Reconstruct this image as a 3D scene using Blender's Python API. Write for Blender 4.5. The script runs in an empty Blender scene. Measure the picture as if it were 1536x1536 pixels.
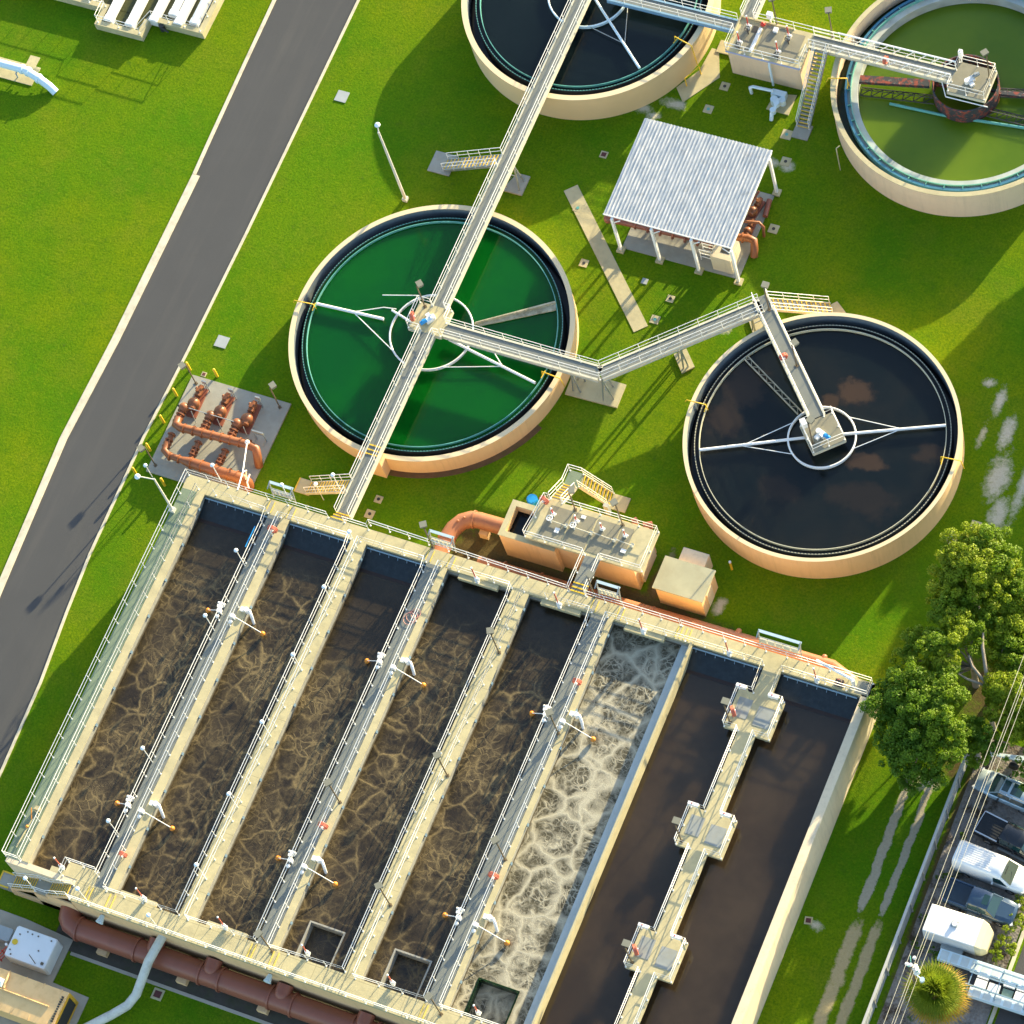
# Water treatment plant seen from the air at low sun. Units: metres. Y runs along the aeration channels.
SUN_E = 5.0; SUN_C = (1.0, .83, .50); SKY_E = .15; EXPO = 1.6
import bpy, math, random
import numpy as np
from mathutils import Vector
random.seed(11); rng = np.random.default_rng(5)
S = bpy.context.scene; COL = S.collection
PI = math.pi; sin, cos = math.sin, math.cos
BASE = {}

# ---------------------------------------------------------------- mesh helper
class MB:
    def __init__(s): s.v = []; s.f = []; s.sm = []; s.mi = []; s.m = 0
    def add(s, vs, fs, smooth=False):
        o = len(s.v); s.v += [tuple(p) for p in vs]
        for f in fs: s.f.append([i + o for i in f]); s.sm.append(smooth); s.mi.append(s.m)
        return s
    def box(s, x0, x1, y0, y1, z0, z1):
        return s.add([(x0,y0,z0),(x1,y0,z0),(x1,y1,z0),(x0,y1,z0),(x0,y0,z1),(x1,y0,z1),(x1,y1,z1),(x0,y1,z1)],
              [(3,2,1,0),(4,5,6,7),(0,1,5,4),(1,2,6,5),(2,3,7,6),(3,0,4,7)])
    def cbox(s, c, a, l, w, z0, z1):
        ux, uy = cos(a), sin(a); P = []
        for z in (z0, z1):
            for i, j in ((-.5,-.5),(.5,-.5),(.5,.5),(-.5,.5)):
                P.append((c[0] + ux*i*l - uy*j*w, c[1] + uy*i*l + ux*j*w, z))
        return s.add(P, [(3,2,1,0),(4,5,6,7),(0,1,5,4),(1,2,6,5),(2,3,7,6),(3,0,4,7)])
    def beam(s, p0, p1, w, h):
        p0 = Vector(p0); p1 = Vector(p1); d = (p1-p0).normalized()
        side = d.cross(Vector((0,0,1)))
        side = side.normalized() if side.length > 1e-4 else Vector((1,0,0))
        up = side.cross(d).normalized(); P = []
        for p in (p0, p1):
            for i, j in ((-.5,-.5),(.5,-.5),(.5,.5),(-.5,.5)): P.append(p + side*w*i + up*h*j)
        return s.add(P, [(0,1,2,3),(7,6,5,4),(0,4,5,1),(1,5,6,2),(2,6,7,3),(3,7,4,0)])
    def prism(s, poly, z0, z1):
        n = len(poly); a = sum(poly[i][0]*poly[(i+1)%n][1]-poly[(i+1)%n][0]*poly[i][1] for i in range(n))
        if a < 0: poly = poly[::-1]
        P = [(x,y,z0) for x,y in poly] + [(x,y,z1) for x,y in poly]
        return s.add(P, [tuple(range(n-1,-1,-1)), tuple(range(n,2*n))] + [(i,(i+1)%n,n+(i+1)%n,n+i) for i in range(n)])
    def tube(s, pts, r, n=8, caps=True, closed=False):
        pts = [Vector(p) for p in pts]; m = len(pts)
        rs = r if isinstance(r, (list, tuple)) else [r]*m
        V = []; prev = None
        for i, p in enumerate(pts):
            if closed: t = pts[(i+1)%m] - pts[i-1]
            else: t = (pts[min(i+1,m-1)] - pts[max(i-1,0)])
            t.normalize()
            if prev is None:
                a = Vector((0,0,1)) if abs(t.z) < .9 else Vector((1,0,0))
                u = t.cross(a).normalized()
            else:
                u = (prev - t*prev.dot(t)); u = u.normalized() if u.length > 1e-5 else t.orthogonal().normalized()
            prev = u; w = t.cross(u)
            k = 1.0
            if not closed and 0 < i < m-1:
                c = (pts[i]-pts[i-1]).normalized().dot((pts[i+1]-pts[i]).normalized()); k = 1/max(.45, math.sqrt(max(.01,(1+c)/2)))
            for j in range(n):
                an = 2*PI*j/n; V.append(p + (u*cos(an) + w*sin(an))*rs[i]*(1 if k == 1.0 else (1+(k-1)*.5)))
        F = []
        for i in range(m if closed else m-1):
            a = i*n; b = ((i+1)%m)*n
            for j in range(n): F.append((a+j, a+(j+1)%n, b+(j+1)%n, b+j))
        s.add(V, F, n > 5)
        if caps and not closed:
            s.add(V[:n], [tuple(range(n-1,-1,-1))]); s.add(V[-n:], [tuple(range(n))])
        return s
    def cyl(s, x, y, z0, z1, r, r1=None, n=20):
        return s.tube([(x,y,z0),(x,y,z1)], [r, r if r1 is None else r1], n)
    def lathe(s, prof, cx, cy, n=128, a0=0, a1=None, smooth=True):
        full = a1 is None; a1 = 2*PI if full else a1; V = []; m = len(prof); cnt = n if full else n+1
        for i in range(cnt):
            a = a0 + (a1-a0)*i/n
            for r, z in prof: V.append((cx+r*cos(a), cy+r*sin(a), z))
        F = []
        for i in range(n):
            p = i*m; q = ((i+1)%cnt)*m
            for j in range(m-1): F.append((p+j, q+j, q+j+1, p+j+1))
        return s.add(V, F, smooth)
    def ring(s, ri, ro, z0, z1, cx, cy, n=128, a0=0, a1=None):
        for p in ([(ro,z0),(ro,z1)], [(ro,z1),(ri,z1)], [(ri,z1),(ri,z0)]): s.lathe(p, cx, cy, n, a0, a1)
        return s
    def disc(s, r, z, cx, cy, n=96, ri=0):
        return s.lathe([(r,z),(max(ri,1e-3),z)], cx, cy, n)
    def sphere(s, c, r, n=16, m=9, sz=1.0):
        V = []; F = []
        for i in range(m+1):
            t = PI*i/m
            for j in range(n): V.append((c[0]+r*sin(t)*cos(2*PI*j/n), c[1]+r*sin(t)*sin(2*PI*j/n), c[2]+r*sz*cos(t)))
        for i in range(m):
            for j in range(n): F.append((i*n+j, (i+1)*n+j, (i+1)*n+(j+1)%n, i*n+(j+1)%n))
        return s.add(V, F, True)
    def quad(s, *p): return s.add(p, [tuple(range(len(p)))])
    def loft(s, rings, smooth=True, cap=True):
        n = len(rings[0]); V = [p for r in rings for p in r]; F = []
        for i in range(len(rings)-1):
            for j in range(n): F.append((i*n+j, i*n+(j+1)%n, (i+1)*n+(j+1)%n, (i+1)*n+j))
        s.add(V, F, smooth)
        if cap: s.add(rings[0], [tuple(range(n-1,-1,-1))]); s.add(rings[-1], [tuple(range(n))])
        return s

def pieces(mb):
    n = len(mb.v); par = list(range(n))
    def find(i):
        while par[i] != i: par[i] = par[par[i]]; i = par[i]
        return i
    for f in mb.f:
        r = find(f[0])
        for i in f[1:]: par[find(i)] = r
    roots = {}; 
    for i in range(n): roots.setdefault(find(i), []).append(i)
    isl = list(roots.values()); k = len(isl)
    if k < 2 or k > 600: return None
    P = np.array(mb.v); lo = np.array([P[i].min(0) for i in isl]); hi = np.array([P[i].max(0) for i in isl]); size = (hi-lo).max(1)
    gap = np.maximum(0, np.maximum(lo[:,None]-hi[None], lo[None]-hi[:,None])); near = np.sqrt((gap**2).sum(2)) <= np.maximum(.02, .5*np.maximum(size[:,None], size[None]))
    lab = list(range(k))
    def fl(i):
        while lab[i] != i: lab[i] = lab[lab[i]]; i = lab[i]
        return i
    for a, b in zip(*np.nonzero(np.triu(near,1))): lab[fl(a)] = fl(b)
    groups = {}
    for i in range(k): groups.setdefault(fl(i), []).append(i)
    if len(groups) < 2 or len(groups) > 100: return None
    vg = {}
    for gi, g in enumerate(groups.values()):
        for i in g:
            for v in isl[i]: vg[v] = gi
    out = []
    for gi in range(len(groups)):
        m = MB(); mp = {}
        for f, sm, mi in zip(mb.f, mb.sm, mb.mi):
            if vg[f[0]] != gi: continue
            for i in f:
                if i not in mp: mp[i] = len(m.v); m.v.append(mb.v[i])
            m.f.append([mp[i] for i in f]); m.sm.append(sm); m.mi.append(mi)
        out.append(m)
    return out
def obj(name, mb, mat, parent=None, base=None):
    if parent is not None:
        pc = pieces(mb)                      # far-apart pieces become parts of their own
        if pc: return [obj(name, p, mat, parent) for p in pc][-1]
    if parent is not None: base = BASE[parent]
    elif base is None:
        xs, ys, zs = zip(*mb.v); base = ((min(xs)+max(xs))/2, (min(ys)+max(ys))/2, min(zs))
    base = Vector(base)
    me = bpy.data.meshes.new(name)
    me.from_pydata([(p[0]-base[0], p[1]-base[1], p[2]-base[2]) for p in mb.v], [], mb.f)
    me.polygons.foreach_set('use_smooth', mb.sm)
    for m in (mat if isinstance(mat, (list, tuple)) else [mat]): me.materials.append(m)
    me.polygons.foreach_set('material_index', mb.mi)
    me.update()
    o = bpy.data.objects.new(name, me); COL.objects.link(o)
    if parent is not None: o.parent = parent
    else: o.location = base
    BASE[o] = base
    return o
def tag(o, label=None, cat=None, group=None, kind=None):
    if label: o['label'] = label
    if cat: o['category'] = cat
    if group: o['group'] = group
    if kind: o['kind'] = kind
    return o
def thing(name, label, cat, base, group=None):
    o = bpy.data.objects.new(name, None); COL.objects.link(o); o.empty_display_size = .3
    o.location = base; BASE[o] = Vector(base); return tag(o, label, cat, group)
def single(name, mb, mat, label, cat, group=None): return tag(obj(name, mb, mat), label, cat, group)
def struct(name, mb, mat): return tag(obj(name, mb, mat), kind='structure')
KIDS = {}
def copy_tree(o, parent=None):
    c = o.copy(); COL.objects.link(c); c.parent = parent; BASE[c] = BASE.get(o)
    for ch in o.children: copy_tree(ch, c)
    return c
def place(proto, first, loc, rz=0, label=None, group=None):
    o = proto if first else copy_tree(proto)
    o.location = loc; o.rotation_euler = (0, 0, rz)
    return tag(o, label, None, group)
ORD = ['first','second','third','fourth','fifth','sixth','seventh','eighth','ninth','tenth']

# ---------------------------------------------------------------- node helper
def newmat(name):
    m = bpy.data.materials.new(name); m.use_nodes = True
    nt = m.node_tree; return m, nt, nt.nodes['Principled BSDF']
def put(nt, sock, val):
    if isinstance(val, bpy.types.NodeSocket): nt.links.new(val, sock)
    elif hasattr(sock.default_value, '__len__') and isinstance(val, (tuple, list)) and len(val) == 3 and len(sock.default_value) == 4: sock.default_value = (*val, 1)
    else: sock.default_value = val
def nd(nt, typ, ins=None, **kw):
    n = nt.nodes.new(typ)
    for k, v in kw.items(): setattr(n, k, v)
    for k, v in (ins or {}).items(): put(nt, n.inputs[k], v)
    return n
def M(nt, op, a, b=None, c=None, clamp=False):
    n = nt.nodes.new('ShaderNodeMath'); n.operation = op; n.use_clamp = clamp
    for i, v in enumerate((a, b, c)):
        if v is not None: put(nt, n.inputs[i], v)
    return n.outputs[0]
def pos(nt): return nt.nodes.new('ShaderNodeNewGeometry').outputs['Position']
def noise(nt, vec, scale, detail=4, rough=.55, out='Fac', dist=0.0):
    return nd(nt, 'ShaderNodeTexNoise', {'Vector': vec, 'Scale': scale, 'Detail': detail, 'Roughness': rough, 'Distortion': dist}).outputs[out]
def edge(nt, vec, scale):
    return nd(nt, 'ShaderNodeTexVoronoi', {'Vector': vec, 'Scale': scale}, feature='DISTANCE_TO_EDGE').outputs['Distance']
def mr(nt, v, a, b, c=0.0, d=1.0, smooth=False):
    n = nd(nt, 'ShaderNodeMapRange', {0: v, 1: a, 2: b, 3: c, 4: d})
    if smooth: n.interpolation_type = 'SMOOTHSTEP'
    return n.outputs[0]
def mix(nt, fac, a, b, mode='MIX'):
    n = nt.nodes.new('ShaderNodeMix'); n.data_type = 'RGBA'; n.blend_type = mode
    put(nt, n.inputs[0], fac); put(nt, n.inputs[6], a); put(nt, n.inputs[7], b); return n.outputs[2]
def bump(nt, bsdf, h, strength=.3, dist=.05):
    n = nd(nt, 'ShaderNodeBump', {'Height': h, 'Strength': strength, 'Distance': dist}); nt.links.new(n.outputs[0], bsdf.inputs['Normal'])
def xyz(nt, vec):
    n = nd(nt, 'ShaderNodeSeparateXYZ', {0: vec}); return n.outputs[0], n.outputs[1], n.outputs[2]
def warp(nt, vec, scale, amp):
    c = noise(nt, vec, scale, 2, .5, 'Color')
    sub = nd(nt, 'ShaderNodeVectorMath', {0: c, 1: (.5,.5,.5)}, operation='SUBTRACT').outputs[0]
    sc = nd(nt, 'ShaderNodeVectorMath', {0: sub, 'Scale': amp}, operation='SCALE').outputs[0]
    return nd(nt, 'ShaderNodeVectorMath', {0: vec, 1: sc}, operation='ADD').outputs[0]

def mat(name, base, rough=.65, var=.14, scale=1.2, metal=0.0, spec=.4, bmp=0.0, bscale=12, dirt=0.0, dirtcol=(.09,.07,.045), dscale=.7, streak=0.0, joint=0.0, waterline=None):
    m, nt, b = newmat(name); p = pos(nt)
    c = mix(nt, noise(nt, p, scale, 5), tuple(x*(1-var*1.6) for x in base), tuple(min(1, x*(1+var*1.6)) for x in base))
    if dirt:
        d = mr(nt, noise(nt, p, dscale, 7, .68), .48, .78, 0, dirt); c = mix(nt, d, c, dirtcol)
    if streak:                                  # rain runs down the wall
        sp = nd(nt, 'ShaderNodeMapping', {'Vector': p, 'Scale': (2.2,2.2,.14)}).outputs[0]
        c = mix(nt, mr(nt, noise(nt, sp, 1.3, 6, .7), .50, .74, 0, streak), c, tuple(x*.55 for x in base))
    if joint:                                   # cast joints every couple of metres
        X, Y, Z = xyz(nt, p)
        jl = None
        for a in (X, Y):
            f = M(nt, 'ABSOLUTE', M(nt, 'SUBTRACT', M(nt, 'FRACT', M(nt, 'DIVIDE', a, joint)), .5)); l = mr(nt, f, 0, .012, .75, 0); jl = l if jl is None else M(nt, 'MAXIMUM', jl, l)
        c = mix(nt, jl, c, tuple(x*.35 for x in base))
    if waterline:                                    # slime line at the water
        X, Y, Z = xyz(nt, p); c = mix(nt, mr(nt, M(nt, 'ADD', Z, M(nt, 'MULTIPLY', noise(nt, p, 3, 6, .7), .35)), waterline, waterline+.22, .92, 0), c, (.045,.032,.014))
    put(nt, b.inputs['Base Color'], c); b.inputs['Roughness'].default_value = rough
    b.inputs['Metallic'].default_value = metal; b.inputs['Specular IOR Level'].default_value = spec
    if bmp: bump(nt, b, noise(nt, p, bscale, 4), bmp, .03)
    return m
# ---------------------------------------------------------------- materials
CON = mat('pale_concrete', (.45,.40,.235), .85, .13, .8, bmp=.25, bscale=9, dirt=.5, dirtcol=(.22,.20,.13), dscale=1.1)
DECK = mat('jointed_deck_concrete', (.45,.40,.23), .85, .13, .8, bmp=.25, bscale=9, dirt=.55, dirtcol=(.20,.185,.12), dscale=1.1, joint=2.35)
INW = mat('stained_channel_wall', (.30,.30,.26), .88, .16, 1.3, bmp=.3, bscale=6, dirt=.5, dirtcol=(.14,.13,.10), streak=.6, waterline=3.75)
CONG = mat('grey_concrete', (.32,.315,.265), .88, .14, .9, bmp=.3, bscale=8, dirt=.4, dirtcol=(.16,.14,.11), dscale=.8)
CONW = mat('weathered_concrete_wall', (.30,.30,.27), .88, .16, 1.3, bmp=.3, bscale=6, dirt=.5, dirtcol=(.14,.13,.11))
KERB = mat('kerb_concrete', (.56,.52,.40), .88, .12, .8, bmp=.2, dirt=.55, dirtcol=(.24,.21,.13), dscale=1.2)
PEACH = mat('peach_render', (.74,.50,.26), .8, .05, .35, bmp=.1, dirt=.2, dirtcol=(.45,.30,.18), dscale=.5, streak=.3)
CREAMW = mat('cream_render', (.66,.56,.39), .82, .05, .4, bmp=.12, dirt=.25, dirtcol=(.36,.29,.2), dscale=.6, streak=.4)
PINKW = mat('pale_pink_render', (.72,.56,.39), .82, .05, .4, bmp=.1, dirt=.2, dirtcol=(.4,.3,.2), streak=.3)
GRATE = mat('galvanised_grating', (.175,.19,.175), .6, .14, .7, metal=.15, bmp=.5, bscale=30, dirt=.25, dirtcol=(.16,.15,.11))
GRATEG = mat('green_grating', (.17,.22,.15), .6, .16, .8, metal=.1, bmp=.5, bscale=30, dirt=.3, dirtcol=(.12,.2,.1))
GALV = mat('galvanised_steel', (.36,.39,.39), .42, .08, 3, metal=.55)
RAILM = mat('white_painted_rail', (.78,.78,.74), .4, .04, 4)
WHITE = mat('white_paint', (.78,.79,.78), .4, .03, 1.5, dirt=.1, dirtcol=(.5,.48,.42))
IVORY = mat('ivory_steel_girder', (.55,.53,.42), .6, .1, 1.6, dirt=.35, dirtcol=(.28,.27,.2), dscale=1.5)
BLUEG = mat('blue_grey_steel', (.20,.30,.38), .5, .1, 2)
YEL = mat('safety_yellow', (.72,.47,.03), .5, .06, 3)
RIM = mat('cream_rim', (.66,.54,.34), .8, .05, .5)
YELP = mat('worn_yellow_paint', (.66,.50,.10), .6, .1, 3, dirt=.4, dirtcol=(.4,.36,.2), dscale=3)
RED = mat('red_plastic', (.62,.045,.03), .4, .06, 3)
ORANGE = mat('orange_float', (.72,.26,.03), .45, .08, 4)
HOSE = mat('red_rubber_hose', (.50,.13,.08), .55, .1, 4)
RUST = mat('orange_brown_pipe_paint', (.235,.085,.032), .42, .09, 1.4, dirt=.2, dirtcol=(.16,.06,.03))
PIPE = mat('red_brown_pipe_paint', (.25,.084,.052), .38, .08, .8, dirt=.25, dirtcol=(.10,.045,.03))
TERRA = mat('terracotta_pipe_paint', (.34,.145,.07), .42, .07, .9, dirt=.15, dirtcol=(.25,.11,.06))
DARK = mat('dark_steel', (.035,.035,.035), .5, .1, 3)
BROWN = mat('brown_steel_post', (.13,.10,.06), .5, .1, 3)
BLUE = mat('blue_motor_paint', (.02,.25,.60), .35, .05, 4)
LBLUE = mat('pale_blue_pipe_paint', (.62,.76,.82), .35, .04, 2)
PURPLE = mat('violet_steel', (.23,.17,.32), .5, .1, 3)
TEAL = mat('teal_fibreglass', (.12,.38,.33), .5, .15, 1.2, dirt=.3, dirtcol=(.16,.2,.05))
BLUEPNT = mat('blue_tank_coating', (.03,.15,.26), .55, .2, 1.0)
LAMPB = mat('grey_lamp_housing', (.20,.20,.155), .5, .06, 4)
GRATEO = mat('olive_grating', (.215,.205,.15), .65, .14, 1.2, metal=.05, bmp=.5, bscale=28, dirt=.3, dirtcol=(.13,.12,.08))
APRON = mat('warm_grey_concrete', (.40,.36,.285), .88, .12, .8, bmp=.25, dirt=.35, dirtcol=(.22,.19,.14))
SHADEWALL = mat('shade_tinted_inner_wall', (.13,.165,.19), .7, .15, 1.2, dirt=.3, dirtcol=(.3,.28,.22), dscale=.8)  # grey tank inner wall, with the blue of its shade put into the colour
GLOBE = mat('white_lamp_globe', (.72,.82,.88), .25, .02, 4)
RUBBER = mat('black_rubber', (.015,.015,.015), .7, .1, 5)
CHROME = mat('bright_metal', (.6,.6,.6), .25, .03, 5, metal=.9)
BASEGREY2 = mat('checker_plate', (.27,.29,.28), .6, .12, 2, metal=.1, dirt=.4, dirtcol=(.3,.27,.17), dscale=1.5)
BASEGREY = mat('grey_sheet', (.34,.37,.37), .5, .08, 2)

def make_rusty():
    m, nt, b = newmat('rusty_flaking_steel'); p = pos(nt)
    n = noise(nt, p, 2.2, 8, .7)
    c = mix(nt, mr(nt, n, .49, .57), (.03,.036,.045), (.24,.045,.028))
    c = mix(nt, mr(nt, noise(nt, p, 4, 6, .7), .60, .68), c, (.40,.35,.30))
    put(nt, b.inputs['Base Color'], c); b.inputs['Roughness'].default_value = .75; bump(nt, b, n, .4, .03); return m
RUSTY = make_rusty()

def make_grass():
    m, nt, b = newmat('lawn_grass'); p = pos(nt); X, Y, Z = xyz(nt, p)
    big = noise(nt, p, .09, 5, .6); mid = noise(nt, p, 1.1, 7, .7); fine = noise(nt, p, 5.5, 8, .75); tuft = noise(nt, p, 16, 4, .75)
    c = mix(nt, mr(nt, big, .38, .60), (.070,.175,.004), (.165,.220,.004))
    c = mix(nt, mr(nt, noise(nt, p, .05, 4, .6), .42, .62, 0, .5), c, (.075,.205,.006))          # lusher stretches
    c = mix(nt, mr(nt, noise(nt, p, .22, 7, .72), .48, .72, 0, .6), c, (.175,.190,.016))          # drier, yellower patches
    c = mix(nt, mr(nt, mid, .50, .72, 0, .65), c, (.055,.140,.004))
    c = mix(nt, mr(nt, noise(nt, p, 2.4, 6, .75), .52, .72, 0, .55), c, (.21,.255,.010))
    c = mix(nt, mr(nt, fine, .36, .60, .85, 0), c, (.042,.115,.004))
    c = mix(nt, mr(nt, tuft, .56, .76, 0, .5), c, (.27,.31,.02))
    # thin and worn spots
    worn = mr(nt, noise(nt, p, .33, 8, .7), .68, .78, 0, .55)
    c = mix(nt, worn, c, (.15,.12,.05))
    # vehicle tracks and sandy scars: where wheels have worn the turf away
    rag = noise(nt, p, 1.1, 10, .82); rag2 = noise(nt, p, .45, 4, .6)
    def track(xc, w, y0, y1):
        wob = M(nt, 'ADD', X, M(nt, 'MULTIPLY', M(nt, 'SUBTRACT', rag2, .5), .7))
        d = M(nt, 'ABSOLUTE', M(nt, 'SUBTRACT', wob, xc))
        a = mr(nt, d, w*.35, w*1.15, 1, 0)
        yy = M(nt, 'MULTIPLY', mr(nt, Y, y0-1.0, y0+1.2, 0, 1), mr(nt, Y, y1-1.0, y1+1.2, 1, 0))
        return M(nt, 'MULTIPLY', a, yy)
    t = M(nt, 'MAXIMUM', track(46.9, .50, -33, -21.4), track(48.45, .44, -33.0, -21.8))
    t2 = M(nt, 'MAXIMUM', track(47.1, .75, -62, -33.5), track(48.5, .62, -62, -33.0))
    m1 = mr(nt, M(nt, 'ADD', t, M(nt, 'MULTIPLY', rag, 1.9)), 1.50, 1.70, 0, .92)
    m2 = mr(nt, M(nt, 'ADD', t2, M(nt, 'MULTIPLY', rag, 1.9)), 1.46, 1.80, 0, .92)
    c = mix(nt, m1, c, mix(nt, fine, (.26,.22,.15), (.52,.47,.37)))
    c = mix(nt, m2, c, mix(nt, fine, (.30,.23,.11), (.56,.46,.27)))
    def blob(xc, yc, rx, ry, th=1.08):
        d = M(nt, 'SQRT', M(nt, 'ADD', M(nt, 'POWER', M(nt, 'DIVIDE', M(nt, 'SUBTRACT', X, xc), rx), 2.0), M(nt, 'POWER', M(nt, 'DIVIDE', M(nt, 'SUBTRACT', Y, yc), ry), 2.0)))
        return mr(nt, M(nt, 'ADD', mr(nt, d, .1, 1.45, 1, 0), M(nt, 'MULTIPLY', rag, 1.5)), th+.27, th+.62, 0, .9)
    sand = None
    for a in ((41.7,9.6,1.0,.8,1.12),(42.9,8.3,.8,2.0,1.06),(44.3,6.0,.8,2.4,1.0),(44.9,2.2,1.3,3.0,.98),(45.9,-.6,1.1,2.6,1.0),(46.9,3.0,.7,6.5,1.0),(42.6,5.2,.6,2.0,1.15),
              (9.6,25.9,1.6,.75,1.0),(8.4,24.4,1.2,.8,1.13),(44.4,-34.9,1.0,.8,1.12),(18.9,23.0,1.3,.9,1.1),(20.3,23.0,1.2,1.0,1.12),(7.5,24.8,1.4,1.0,1.12),(27.0,9.4,1.2,.9,1.16),(20.9,8.0,.9,1.0,1.18),(28.9,-13.9,.7,1.3,1.0),(23.9,-12.9,.55,2.4,.92),(48.1,-22.2,1.6,1.2,1.05)):
        bb = blob(*a); sand = bb if sand is None else M(nt, 'MAXIMUM', sand, bb)
    c = mix(nt, sand, c, mix(nt, fine, (.34,.31,.23), (.66,.62,.51)))
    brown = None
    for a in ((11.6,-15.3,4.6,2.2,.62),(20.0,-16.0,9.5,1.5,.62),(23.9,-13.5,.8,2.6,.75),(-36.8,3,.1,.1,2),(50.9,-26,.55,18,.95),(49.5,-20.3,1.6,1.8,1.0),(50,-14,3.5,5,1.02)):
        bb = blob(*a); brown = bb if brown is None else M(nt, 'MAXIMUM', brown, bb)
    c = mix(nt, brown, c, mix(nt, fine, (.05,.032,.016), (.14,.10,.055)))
    put(nt, b.inputs['Base Color'], c); b.inputs['Roughness'].default_value = .9; b.inputs['Specular IOR Level'].default_value = .03
    h = M(nt, 'ADD', M(nt, 'MULTIPLY', fine, .75), M(nt, 'ADD', M(nt, 'MULTIPLY', tuft, .35), M(nt, 'MULTIPLY', mid, .4)))
    bump(nt, b, h, .55, .12); return m
GRASS = make_grass()

def make_asphalt():
    m, nt, b = newmat('asphalt'); p = pos(nt)
    sq = nd(nt, 'ShaderNodeMapping', {'Vector': p, 'Scale': (1.0,.08,1)}).outputs[0]
    c = mix(nt, noise(nt, p, .35, 6), (.034,.037,.043), (.050,.053,.058))
    c = mix(nt, mr(nt, noise(nt, sq, .9, 4), .5, .8, 0, .5), c, (.078,.076,.072))
    c = mix(nt, mr(nt, edge(nt, warp(nt, p, .8, 1.2), .10), 0, .006, .25, 0), c, (.035,.035,.035))
    f = noise(nt, p, 14, 6, .8); c = mix(nt, M(nt, 'MULTIPLY', f, .4), c, (.10,.098,.09))
    put(nt, b.inputs['Base Color'], c); b.inputs['Roughness'].default_value = .85; bump(nt, b, f, .35, .02); return m
ASPH = make_asphalt()
def make_gravel():
    m, nt, b = newmat('gravel'); p = pos(nt)
    v = nd(nt, 'ShaderNodeTexVoronoi', {'Vector': p, 'Scale': 6.5}); c = mix(nt, noise(nt, v.outputs['Color'], 8, 2), (.10,.085,.07), (.33,.31,.29))
    c = mix(nt, mr(nt, noise(nt, p, .5, 8, .7), .50, .62), c, (.05,.034,.02))
    c = mix(nt, mr(nt, noise(nt, p, .7, 6, .7), .58, .66), c, (.05,.085,.012))
    put(nt, b.inputs['Base Color'], c); b.inputs['Roughness'].default_value = .9; bump(nt, b, v.outputs['Distance'], .6, .05); return m
GRAVEL = make_gravel()

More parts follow.
